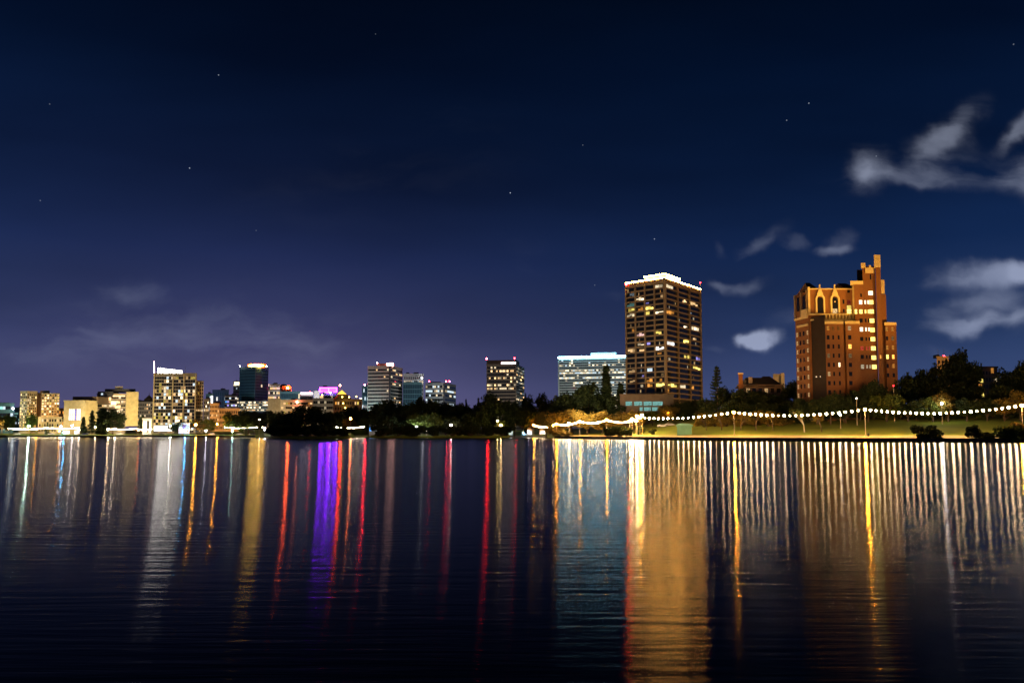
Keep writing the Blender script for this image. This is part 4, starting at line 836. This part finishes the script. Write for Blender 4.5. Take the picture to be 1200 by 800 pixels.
FR = [(443, 488, 22, 'dark tree over the blue lit kiosk'), (458, 484, 26, 'low dark tree below the corner of the tan banded tower'), (474, 483, 24, 'low dark tree below the right edge of the tan banded tower'), (492, 484, 26, 'olive lit tree over the small white shore lamp'), (505, 483, 24, 'grey green lit tree under the block with three red lamps'), (522, 486, 28, 'low dark tree below the right end of the block with three red lamps'),
      (540, 484, 28, 'low dark tree below the pointed conifer'), (560, 482, 28, 'low dark tree below the thin conifer'), (576, 486, 26, 'low dark tree below the brown banded tower, nearest the tents'), (588, 492, 14, 'low green lit tree beside the white tents')]
for i, (x, y, w_, l_) in enumerate(FR): T('broad%d' % (i % 5), x, y, w_, None, l_, LEAFD if i not in (3, 4, 9) else LEAF, g2, off=18 + (i % 3) * 4)
for i, x in enumerate((448, 466, 486, 508, 530, 552, 572, 588)): T('bush%d' % (i % 3), x, 499 - i % 3, 24, None, ORD[7 - i] + ' dark waterside shrub along the shore, counting leftwards from the white tents', LEAFD, 'dark waterside shrubs left of the white tents', off=3)
T('broad0', 402, 489, 14, 540, 'orange lit tree beside the sodium lamp over the garden bank', LEAFGLOW, g2); T('broad3', 424, 489, 16, 548, 'yellow green lit tree over the garden bank of the wooded shore', LEAF, g2); T('broad1', 411, 490, 12, 552, 'rust lit tree between the two sodium lamps over the garden bank', LEAFGLOW, g2)
for i, (x, y) in enumerate(((403, 503), (411, 502), (419, 503), (427, 503))): T('bush%d' % (i % 3), x, y, 10, 532, ORD[i] + ' bright green lit shrub from the left on the garden bank', LEAF, 'bright green shrubs on the garden bank', ybot=510.5)
# between tents and tower
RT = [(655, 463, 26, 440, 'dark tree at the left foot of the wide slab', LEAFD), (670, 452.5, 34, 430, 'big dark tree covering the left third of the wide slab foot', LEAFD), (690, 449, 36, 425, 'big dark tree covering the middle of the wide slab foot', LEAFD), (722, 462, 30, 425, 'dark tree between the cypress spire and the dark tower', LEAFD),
      (650, 478, 24, 400, 'orange lit tree right of the white tents', LEAFGLOW), (668, 478, 26, 395, 'orange lit tree over the left shore lamps', LEAFGLOW), (688, 480, 24, 388, 'golden lit tree over the middle shore lamps', LEAFGLOW), (706, 482, 22, 380, 'golden lit tree over the right shore lamps', LEAFGLOW), (724, 482, 22, 370, 'brown lit tree left of the brilliant lamp cluster', LEAFGLOW), (742, 480, 22, 362, 'tree added for lamp glow behind the brilliant lamp cluster', LEAFGLOW),  # tree behind the cluster is added to glow in place of lamp flare
      (765, 481, 22, 385, 'olive tree below the teal windows of the low brown building', LEAF), (783, 473, 22, 380, 'dark olive tree right of the teal windows', LEAFGLOW), (800, 466, 26, 385, 'dark tree under the right side of the dark tower', LEAFD), (818, 468, 24, 380, 'dark tree at the right foot of the dark tower', LEAFD), (640, 482, 20, 470, 'rust lit tree over the tents', LEAFGLOW), (627, 486, 16, 520, 'brown lit tree behind the white tents', LEAFGLOW)]
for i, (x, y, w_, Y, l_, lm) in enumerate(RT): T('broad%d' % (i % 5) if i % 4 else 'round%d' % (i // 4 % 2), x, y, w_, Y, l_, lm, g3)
T('column0', 711, 428.5, 13, 430, 'tall dark cypress spire in front of the wide slab', LEAFD, g3); T('column0', 728, 449, 10, 428, 'shorter dark cypress between the spire and the dark tower', LEAFD, g3)
for i, (x, y, w_) in enumerate(((655, 503, 16), (666, 506, 12), (716, 500, 14), (725, 499, 14), (734, 501, 12), (752, 499, 9), (765, 502, 8))):
    T('bush%d' % (i % 3), x, y, w_, None, ['brown shrub on the bank nearest the tents', 'small brown shrub beside the first pale bank edge', 'dark shrub below the second sodium lamp', 'dark shrub left of the lamp cluster', 'dark shrub at the wall left of the lamp cluster', 'dark round shrub right below the lamp cluster', 'low dark shrub left of the green shed'][i], LEAFD if i > 1 else LEAFGLOW, g3, off=4 if i < 5 else 24)
# right park: lit young trees
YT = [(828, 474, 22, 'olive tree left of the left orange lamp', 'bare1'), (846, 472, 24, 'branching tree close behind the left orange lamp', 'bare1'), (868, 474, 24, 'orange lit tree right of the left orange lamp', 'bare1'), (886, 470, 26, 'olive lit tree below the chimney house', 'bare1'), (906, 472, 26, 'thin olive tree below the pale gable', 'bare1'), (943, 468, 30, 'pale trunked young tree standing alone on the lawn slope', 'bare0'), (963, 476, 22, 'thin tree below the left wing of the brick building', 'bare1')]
for i, (x, y, w_, l_, k) in enumerate(YT): T(k, x, y, w_ * .8, None, l_, LEAFGLOW if i != 5 else LEAF, g3, off=36 if i < 5 else 30)
for i, x in enumerate((826, 838, 852, 868, 884, 900, 918)): T('bush%d' % (i % 3), x, 489 - (i % 2) * 4, 20, None, ORD[i] + ' golden lit shrub behind the string of lights, counting from the green shed', LEAFGLOW, 'golden lit shrubs behind the string of lights', off=48)
T('norfolk', 841.5, 428, 24, 340, 'dark norfolk pine with level branches right of the dark tower', LEAFD, g4)
HT = [(853, 452, 22, 350, 'dark tree between the norfolk pine and the chimney house'), (872, 455, 26, 325, 'dark tree before the left chimney'), (892, 456, 30, 322, 'dark tree before the middle of the chimney house'), (912, 455, 26, 322, 'dark tree before the pale gable'), (929, 447, 24, 330, 'dark tree between the pale gable and the brick building'), (860, 468, 30, 310, 'low dark tree below the left chimney'), (900, 470, 34, 308, 'low dark tree below the chimney house'), (930, 466, 26, 305, 'low dark tree left of the brick building foot'),
      (832, 466, 24, 350, 'dark tree at the foot of the norfolk pine'), (942, 461, 20, 290, 'dark tree before the left wing of the brick building'), (958, 466, 22, 285, 'dark tree before the shadowed wall of the brick building'), (974, 460, 26, 284, 'dark tree before the front block of the brick building'), (992, 461, 24, 284, 'dark tree before the centre of the brick building'), (1009, 454, 24, 286, 'dark tree before the stair tower of the brick building'),
      (1025, 446, 22, 288, 'dark tree before the chimney pier of the brick building'), (1041, 443, 24, 288, 'dark tree before the right wing of the brick building'), (1060, 438, 26, 300, 'dark tree right beside the brick building'), (1078, 431, 28, 310, 'dark tree left of the red lamps'), (1093, 425, 26, 310, 'dark tree just below the red lamps'), (1126, 411.5, 32, 320, 'tallest dark tree with a flat crown on the right hillside'), (1140, 421, 24, 318, 'dark tree right of the flat crowned tree'),
      (1112, 436, 30, 300, 'dark tree under the flat crowned tree'), (1135, 446, 30, 295, 'dark tree left of the golden stairwell'), (1184, 430, 28, 300, 'dark tree right of the hillside apartments'), (1198, 421, 26, 300, 'tall dark tree at the right end of the hill'), (1178, 450, 28, 280, 'dark tree below the right hillside apartments'), (1215, 425, 34, 300, 'dark tree beyond the right end of the hill')]
for i, (x, y, w_, Y, l_) in enumerate(HT): T('broad%d' % (i * 3 % 5) if i % 3 else 'round%d' % (i // 3 % 2), x, y, w_, Y, l_, LEAFD, g4)
LT = [(1040, 462, 34, 'olive rounded tree above the middle of the right string of lights'), (1065, 468, 28, 'dim olive tree left of the white floodlight'), (1094, 462, 26, 'brown tree behind the white floodlight'), (1112, 460, 28, 'brown spreading tree right of the white floodlight'), (1134, 465, 26, 'dim brown tree below the golden stairwell'), (1158, 468, 24, 'dim tree right of the golden stairwell'), (1178, 464, 26, 'rust lit tree left of the right orange lamp'), (1197, 456, 30, 'orange lit tree behind the right orange lamp'), (1018, 470, 26, 'dim olive tree behind the middle orange lamp'), (990, 473, 30, 'dim olive tree below the brick building, left of the middle orange lamp')]
for i, (x, y, w_, l_) in enumerate(LT): T('broad%d' % (i % 5), x, y + (i * 7 % 5) - 2, w_, None, l_, LEAFGLOW if 'rust' in l_ or 'orange lit' in l_ or 'right of the white floodlight' in l_ else (LEAFD if 'dim' in l_ else LEAF), g4, off=58)  # lit and dim trees get brighter and darker leaf colours
for i in range(16):
    x = 935 + i * 17.5; T('bush%d' % (i % 3), x, 481 - (i % 3) * 1.5, 24, None, ORD[i] + ' dim shrub atop the lawn, counting rightwards from the pale trunked tree', (LEAF, LEAFD, LEAFD)[i * 5 % 3], 'shrubs at the top of the lawn', off=66 + (i % 2) * 5)
# shrubs standing at the water
T('bush0', 1087, 498, 29, None, 'big dark shrub on the water edge with small sparkling gaps, leftmost of three', LEAFD, 'big shrubs on the water edge', off=1.0, ybot=518); T('bush1', 1155, 505, 24, None, 'low dark shrub on the water edge, lower part of the leaning pair', LEAFD, 'big shrubs on the water edge', off=1.0, ybot=518)
T('bush2', 1142, 498, 16, None, 'leaning dark shrub arching over the water edge beside the low one', LEAFD, 'big shrubs on the water edge', off=1.4, ybot=512); T('bush1', 1183, 497, 30, None, 'big olive topped shrub on the water edge at the right end', LEAF, 'big shrubs on the water edge', off=1.2, ybot=518.5); T('bush0', 1203, 495, 26, None, 'pale topped shrub on the bank at the right end', LEAFGLOW, 'big shrubs on the water edge', off=4, ybot=515)

# ------------------------------------------------------------------ lamps and strings of lights
def lamp_post(px, ylamp, off, label, col=SODIUM, st=4200, r=.38, group='sodium lamp posts', ybase=None, Y=None, name='street_lamp', point=0):
    Y = Y or shore(px) + off; g = G(px, Y); zt_ = ZZ(ylamp, Y); x = PX(px, Y)
    e = empty(name, (x, Y, g), label, 'lamp post', group)
    q = MB(); q.tube((x, Y, g - .2), (x, Y, g + .9), .20, .16, 8); q.tube((x, Y, g + .9), (x, Y, zt_ - r * .7), .10, .07, 8); q.build('pole', mat('cream_pole_paint', (.5, .42, .3)), e)
    q = MB(); q.tube((x, Y, zt_ - r * 1.1), (x, Y, zt_ - r * .8), r * .55, r * .65, 10); q.tube((x, Y, zt_ + r * .85), (x, Y, zt_ + r * 1.25), r * .6, r * .08, 10); q.build('lamp_cap', STEEL, e)
    q = MB(); q.ball((x, Y, zt_), r, 10, 7); q.build('globe', lampm(col, st), e, True)
    return Vector((x, Y, zt_))
def string(p, q, n, sag, label, r=.30, st=340, col=GLOBE, trim=(.5, .5)):
    e = empty('string_lights', (*((p + q) / 2).xy, min(p.z, q.z) - sag), label, 'string lights', 'strings of white globe lights along the shore')
    pt = lambda t_: p.lerp(q, t_) - Vector((0, 0, sag * 4 * t_ * (1 - t_)))
    c = MB()
    for i in range(24): c.tube(pt(i / 24) + Vector((0, 0, r + .1)), pt((i + 1) / 24) + Vector((0, 0, r + .1)), .03, .03, 4)
    c.build('cable', STEEL, e); mes = []; base = Vector(e.location); brg = random.Random(n)
    for f in (.86, 1.0, 1.12): m = MB(); m.ball((0, 0, 0), r * f, 8, 6); mes.append(m.mesh('bulb', lampm(col, st)))
    m = MB(); m.ball((0, 0, 0), r * .8, 8, 6); mes.append(m.mesh('bulb', lampm(col, st * .3)))
    for i in range(n):
        o = bpy.data.objects.new('bulb', brg.choice((mes[0], mes[0], mes[1], mes[1], mes[1], mes[2], mes[2], mes[2], mes[3]))); C.objects.link(o); o.parent = e; o.location = pt((i + trim[0]) / (n - 1 + trim[0] + trim[1])) - base
l1198 = lamp_post(1199, 475, 14, 'orange lamp post at the right end of the right string of lights', st=4500)
l1015 = lamp_post(1014.5, 479.6, 14, 'orange lamp post standing alone in the middle of the lawn path')
l860 = lamp_post(860.5, 483, 14, 'orange lamp post in front of the branching trees left of the lawn')
l745 = lamp_post(750, 489.3, 14, 'orange lamp post inside the brilliant lamp cluster', st=4000, r=.5)
l711 = lamp_post(711, 491.8, 10, 'orange lamp post between two white strings of lights left of the cluster', st=1400, r=.42)
l679 = lamp_post(679.5, 493.5, 10, 'orange lamp post over the pale forked tree', st=1400, r=.42)
l660 = lamp_post(667, 496, 10, 'white lamp post left of the pale forked tree', col=(1, .75, .4), st=300, r=.5)
l650 = lamp_post(652, 496.8, 6, 'orange lamp post at the corner of the bank nearest the tents', st=1400, r=.45)
l626 = lamp_post(625.5, 498, 6, 'orange lamp post beside the white tents', st=1400, r=.42)
lend = Vector((PX(1420, 202), 202, l1198.z + .3))
string(l1015, l1198, 25, 1.75, 'string of globe lights across the right lawn, between its two orange lamps', trim=(1, 1)); string(l860, l1015, 21, 1.55, 'string of globe lights before the pale trunked tree, between two orange lamps', trim=(1, 1))
string(l745, l860, 17, 1.1, 'string of globe lights below the right foot of the dark tower', trim=(1.2, 1)); string(l711, l745, 12, 1.6, 'short glowing string of lights left of the brilliant cluster', r=.2, st=380, trim=(1, 1)); string(l679, l711, 12, 1.3, 'short glowing string of lights over the forked tree', r=.2, st=380, trim=(1, 1))
string(l650, l679, 12, 1.0, 'short glowing string of lights below the orange lit trees', r=.22, st=380, trim=(1, 1)); string(l626, l650, 8, 1.5, 'glowing string of lights from the tents to the bank', r=.28, st=260, trim=(1, 1)); string(l1198, lend, 20, 1.6, 'string of globe lights leaving past the right end of the lawn', trim=(1, 1))
for i, (x, y) in enumerate(((741, 491), (745.5, 493), (746.5, 487.5), (752.8, 486.5), (738, 493.2))):
    lamp_post(x, y, 17 + i, ['lowest left', 'low', 'upper left', 'topmost', 'outermost left'][i] + ' warm globe of the brilliant lamp cluster', (1, .78, .42), 700, .5, 'globes of the brilliant lamp cluster', name='globe_lamp')
# far left rows of bulbs, added in place of car light trails
def far_row(x0, x1, y, off, n, label, st=130, col=(1, .82, .55), r=.25, posts=True):
    a = PX(x0, shore(x0) + off); ya, yb = shore(x0) + off, shore(x1) + off
    string(Vector((a, ya, ZZ(y, ya))), Vector((PX(x1, yb), yb, ZZ(y - .3, yb))), n, .7, label, r, st * .7, col)
    for x, nm in ((x0, 'left'), (x1, 'right')):
        Y = shore(x) + off; q = MB(); q.tube((PX(x, Y), Y, G(x, Y) - .3), (PX(x, Y), Y, ZZ(y, Y) + .3), .12, .08, 6); tag(q.build('light_pole', STEEL), 'thin dark pole at %s end of the %s' % (nm, label.replace('leftmost apartment', 'leftmost').replace('lights at the edge of the dark', 'lights by the')), 'pole')
far_row(9, 52, 501.8, 14, 24, 'row of lights below the leftmost apartment block'); far_row(53, 93, 501.2, 14, 22, 'row of lights below the windowless hall'); far_row(125, 160, 502.2, 14, 19, 'row of lights below the balcony apartments'); far_row(161, 178, 502.8, 14, 9, 'row of lights left of the bright lobby')
far_row(262, 302, 500.6, 14, 24, 'row of lights through the green lit trees'); far_row(307, 321, 500.4, 24, 8, 'row of lights at the edge of the dark wooded point'); far_row(393, 427, 500, 6, 22, 'row of lights over the garden bank', 130)
SL = [(33, 499.5, 'green white lamp under the bright green tree', (.6, 1, .75), 330, .55), (42, 503, 'orange lamp below the low cream building', SODIUM, 120, .45), (69, 505, 'orange lamp left of the tiny blue lamp', SODIUM, 90, .45), (74.5, 506.5, 'tiny blue lamp at the far left water edge', (.05, .45, 1), 330, .4), (71, 499.3, 'white lamp left under the windowless hall', (1, .85, .75), 60, .5), (84, 498.5, 'white lamp in the middle under the windowless hall', (1, .85, .75), 60, .5), (92, 503, 'warm lamp right under the windowless hall', (1, .7, .45), 60, .45),
      (111, 500.5, 'warm lamp between the conifers and the wide cypress', (1, .7, .4), 110, .4), (126.5, 503, 'warm lamp below the wide dark tree', (1, .68, .35), 170, .5), (134, 502.5, 'pale warm lamp below the balcony floors', (1, .8, .6), 120, .45), (162, 504, 'orange red lamp below the cream end wall', (1, .22, .04), 90, .4), (199, 499, 'cream lamp before the bright lobby', (1, .9, .7), 120, .5), (216.5, 503.5, 'blue lamp in the opening of the dark rounded tree', (.05, .42, 1), 400, .5), (229, 497.5, 'large orange lamp in the orange lit tree', SODIUM, 420, .65),
      (254, 497, 'orange lamp glowing against the long cream building', SODIUM, 330, .5), (241, 504.5, 'white lamp low on the shore right of the large orange lamp', (.9, .9, 1), 90, .45), (272, 505, 'pale teal lamp below the green lit tree', (.5, 1, .8), 90, .45), (303.5, 491.3, 'warm lamp left of the dark wooded point', (1, .6, .3), 70, .45), (310, 504, 'pale lamp beside the left tip of the wooded point', (.75, .7, 1), 80, .4),
      (388.5, 491, 'orange lamp glowing at the right tip of the wooded point', SODIUM, 140, .5), (410.5, 490.3, 'red orange lamp over the garden bank', (1, .2, .05), 140, .5), (488.5, 500.2, 'bright white lamp among dark shore trees', (.85, .93, 1), 160, .55), (500, 505.3, 'flat white lamp low among dark shore trees', (1, .9, .7), 40, .4), (528.5, 497.8, 'pale pink lamp on a thin pole among dark trees', (1, .7, .65), 90, .4), (583, 493, 'yellow green lamp high in the low green tree', (1, .75, .2), 80, .35), (587, 498, 'warm lamp at the left of the tents', (1, .62, .25), 120, .5)]
for x, y, l_, c_, s_, r_ in SL:
    s_ *= 3.5
    off = 10 if not (380 < x < 395) else 150
    lamp_post(x, y, off if x != 388.5 else 160, l_, c_, s_, r_, 'shore lamps on the far side')
lamp_post(1105, 472.8, 52, 'white floodlight lamp in the brown trees above the right string of lights', (1, .96, .88), 420, .36, 'white park lamps', name='park_lamp'); lamp_post(985.5, 486, 40, 'white park lamp left of the middle orange lamp', (1, .92, .8), 90, .25, 'white park lamps', name='park_lamp')
lamp_post(1005, 466.5, 50, 'dim white park lamp high left of the middle orange lamp', (1, .9, .8), 12, .25, 'white park lamps', name='park_lamp'); lamp_post(1049, 451.8, 58, 'tiny red lamp in the dark trees under the right wing', RED, 25, .22, 'white park lamps', name='park_lamp')

# ------------------------------------------------------------------ small things
# white tents and kiosks
def tent(x0, x1, ytop, ybot, Y, label, m, lm=None, k=0):
    xa, xb = PX(x0, Y), PX(x1, Y); zb, zt_ = ZZ(ybot, Y), ZZ(ytop, Y); zm = zb + (zt_ - zb) * .55; e = empty('canopy_tent', ((xa + xb) / 2, Y + 2, zb), label, 'tent', 'white tents on the shore')
    q = MB(); q.pyramid(xa, xb, Y, Y + 4, zm, zt_); q.box(xa, xb, Y, Y + 4, zm - .35, zm - .001); q.build('canopy', m, e)
    for x in (xa + .1, xb - .1):
        for y in (Y + .1, Y + 3.9): q = MB(); q.tube((x, y, zb - .3), (x, y, zm - .3), .06, .06, 5); q.build('leg', METAL, e)
    q = MB(); q.box(xa + .2, xb - .2, Y + 3.6, Y + 3.65, zb, zm - .4); q.build('back_panel', m, e)
    if lm: q = MB(); q.box((xa + xb) / 2 - .6, (xa + xb) / 2 + .6, Y + 1.4, Y + 1.7, zm - .7, zm - .45); q.build('tent_lamp', lm, e)
TW = mat('white_canvas', (.8, .8, .8))
tent(611, 616.5, 503, 509.5, 512, 'small blue lit tent, left of the big white one', TW, lampm((.1, .5, 1), 200)); tent(614, 624, 499.5, 509.3, 516, 'big white lit tent beside the orange lamp', TW, lampm((.85, .9, 1), 150)); tent(632, 641, 501, 508.8, 510, 'white tent right of the orange lamp', TW, lampm((1, .9, .85), 90)); tent(586, 593, 500, 509.8, 512, 'pale tent at the left end of the tent row', TW, lampm((.9, 1, .85), 70)); tent(596, 601, 500, 509.5, 518, 'narrow pale green tent in the tent row', TW, lampm((.8, 1, .9), 60))
B = front('blue_kiosk', 'small kiosk with glowing blue sides beside the garden bank', 'kiosk', 432.5, 444.5, 498.5, 470, 1, 4, 'curtain', WHITE, 1, ['blue.a', 'cool.b'], 1, depth=5, fl=0, ybot=507); pbox(B, 'flat_roof', 433, 441, 496.8, 498, 469, WHITE, 6); B.done()
B = front('lakeside_kiosk', 'small kiosk with blue white glowing screen below the dark rounded tree', 'kiosk', 209, 222, 496.5, 566, 1, 3, 'curtain', WHITE, 1, ['cool.a', 'violet.b', 'cool.b'], 2, depth=5, fl=0, ybot=505); B.done()
B = front('garden_shed', 'plain green garden shed on the lawn edge right of the cluster', 'shed', 793.5, 811, 499.5, 300, 0, 0, 'grid', mat('green_shed_paint', (.10, .22, .15)), 0, [], 3, depth=3, fl=0, ybot=507.5)
q = MB(); q.quadbox([(PX(793, 299.6), 299.6, B.zt + .7), (PX(811.5, 299.6), 299.6, B.zt + .7), (PX(811.5, 303.4), 303.4, B.zt + .7), (PX(793, 303.4), 303.4, B.zt + .7), (PX(796, 301), 300.4, B.zt + 1.3), (PX(808, 301), 300.4, B.zt + 1.3), (PX(808, 303), 302.6, B.zt + 1.3), (PX(796, 303), 302.6, B.zt + 1.3)]); B.part('roof', q, mat('green_shed_roof', (.13, .25, .19)))
q = MB(); [q.fbox(B.fr, B.w * a, B.w * a + .12, B.g, B.zt, .01, .08) for a in (.2, .4, .6, .8)]; B.part('wall_battens', q, mat('green_shed_paint', (.10, .22, .15))); B.done()
# jetty rail in front of the garden bank
e = empty('jetty', (PX(423, 512), 512, .6), 'low pale jetty with short posts below the garden bank', 'jetty'); q = MB(); q.box(PX(411, 512), PX(436, 512), 510, 512, .7, .95); q.build('deck', mat('pale_planks', (.45, .42, .36)), e)
for i in range(12): x = PX(412 + i * 2.1, 511); q = MB(); q.tube((x, 510.4, -.6), (x, 510.4, 1.5), .13, .13, 6); q.build('post', WHITE, e)
# sign board with white strip left of the cream lawn
e = empty('dock', (PX(160, 540), 540, .5), 'low dark dock with small boats below the cream end wall', 'dock'); q = MB(); q.box(PX(138, 541), PX(178, 541), 540, 543, .3, .7); q.build('deck', mat('dark_planks', (.08, .07, .06)), e)
for i in range(9): x = PX(139 + i * 4.7, 540); q = MB(); q.tube((x, 540.2, -.8), (x, 540.2, 1.6), .12, .12, 6); q.build('post', mat('dark_planks', (.08, .07, .06)), e)
# cars
def car(px, Y, rot, m, label, lights=None, size=1.0, g=None):
    z = (G(px, Y) if g is None else g) + .02; e = empty('parked_car', (PX(px, Y), Y, z), label, 'car', 'parked cars'); e.rotation_euler = (0, 0, rot)
    def add(n, q, mm, par=e):
        me = q.mesh(n, mm); o = bpy.data.objects.new(n, me); C.objects.link(o); o.parent = par; return o
    prof = [(-2.2, .35), (2.2, .35), (2.25, .75), (1.9, .92), (1.15, 1.0), (.55, 1.42), (-.95, 1.45), (-1.75, 1.0), (-2.25, .9)]
    q = MB(); n = len(prof); q.v = [(x, -.86, zz) for x, zz in prof] + [(x, .86, zz) for x, zz in prof]; q.f = [tuple(range(n)), tuple(range(2 * n - 1, n - 1, -1))] + [(i, n + i, n + (i + 1) % n, (i + 1) % n) for i in range(n)]; add('body', q, m)
    for s in (-1, 1):
        q = MB(); y = s * .87; q.v = [(.95, y, 1.03), (.45, y, 1.36), (-.85, y, 1.38), (-1.45, y, 1.03), (.95, y + s * .01, 1.03), (.45, y + s * .01, 1.36), (-.85, y + s * .01, 1.38), (-1.45, y + s * .01, 1.03)]; q.f = [(0, 1, 2, 3), (7, 6, 5, 4), (0, 4, 5, 1), (1, 5, 6, 2), (2, 6, 7, 3), (3, 7, 4, 0)]; add('side_window', q, GLASS)
        for x in (-1.4, 1.4):
            q = MB(); q.tube((x, s * .70, .32), (x, s * .90, .32), .32, .32, 14); w_ = add('wheel', q, mat('rubber', (.02, .02, .02))); q = MB(); q.tube((x, s * .90, .32), (x, s * .92, .32), .18, .18, 10); add('rim', q, METAL, w_)
        q = MB(); q.box(2.2, 2.28, s * .65 - .16, s * .65 + .16, .62, .78); add('headlight', q, lights or WHITE); q = MB(); q.box(-2.28, -2.2, s * .65 - .15, s * .65 + .15, .68, .84); add('tail_light', q, mat('red_lens', (.3, .01, .01)))
CW = mat('white_car_paint', (.7, .7, .7), .3, .02); CS = mat('silver_car_paint', (.4, .4, .42), .3, .02); CR = mat('dark_car_paint', (.05, .05, .07), .3, .02)
car(955.5, 298, .1, CW, 'white car left of its pair behind the string of lights'); car(969.5, 297, .05, CW, 'white car right of its pair behind the string of lights', g=None)
car(776, 352, .1, CW, 'white car behind the green shed, left of two'); car(785, 350, 0, CS, 'silver car behind the green shed, right of two')
for i, x in enumerate((20, 60, 100, 140, 172, 190, 248, 281, 296)): car(x, shore(x) + 20, 0 if i % 2 else math.pi, (CW, CS, CR)[i % 3], ['white car below the narrow teal building', 'silver car below the low cream building', 'dark car below the short conifer', 'white car below the balcony apartments', 'silver car below the low pavilion', 'dark car before the bright lobby', 'white car right of the orange lit tree', 'silver car below the bright green trees', 'dark car at the end of the green lit trees'][i], lampm((1, .9, .75), 60) if i % 2 == 0 else None)
# bin on the path near the middle lamp
x = PX(1015.5, 236); e = empty('litter_bin', (x, 236, G(1015, 236)), 'small dark litter bin at the foot of the middle orange lamp', 'bin'); g_ = G(1015.5, 236); q = MB(); q.tube((x + .6, 236, g_), (x + .6, 236, g_ + .95), .28, .34, 12); q.build('drum', CR, e); q = MB(); q.tube((x + .6, 236, g_ + .95), (x + .6, 236, g_ + 1.08), .37, .3, 12); q.build('lid', CR, e)
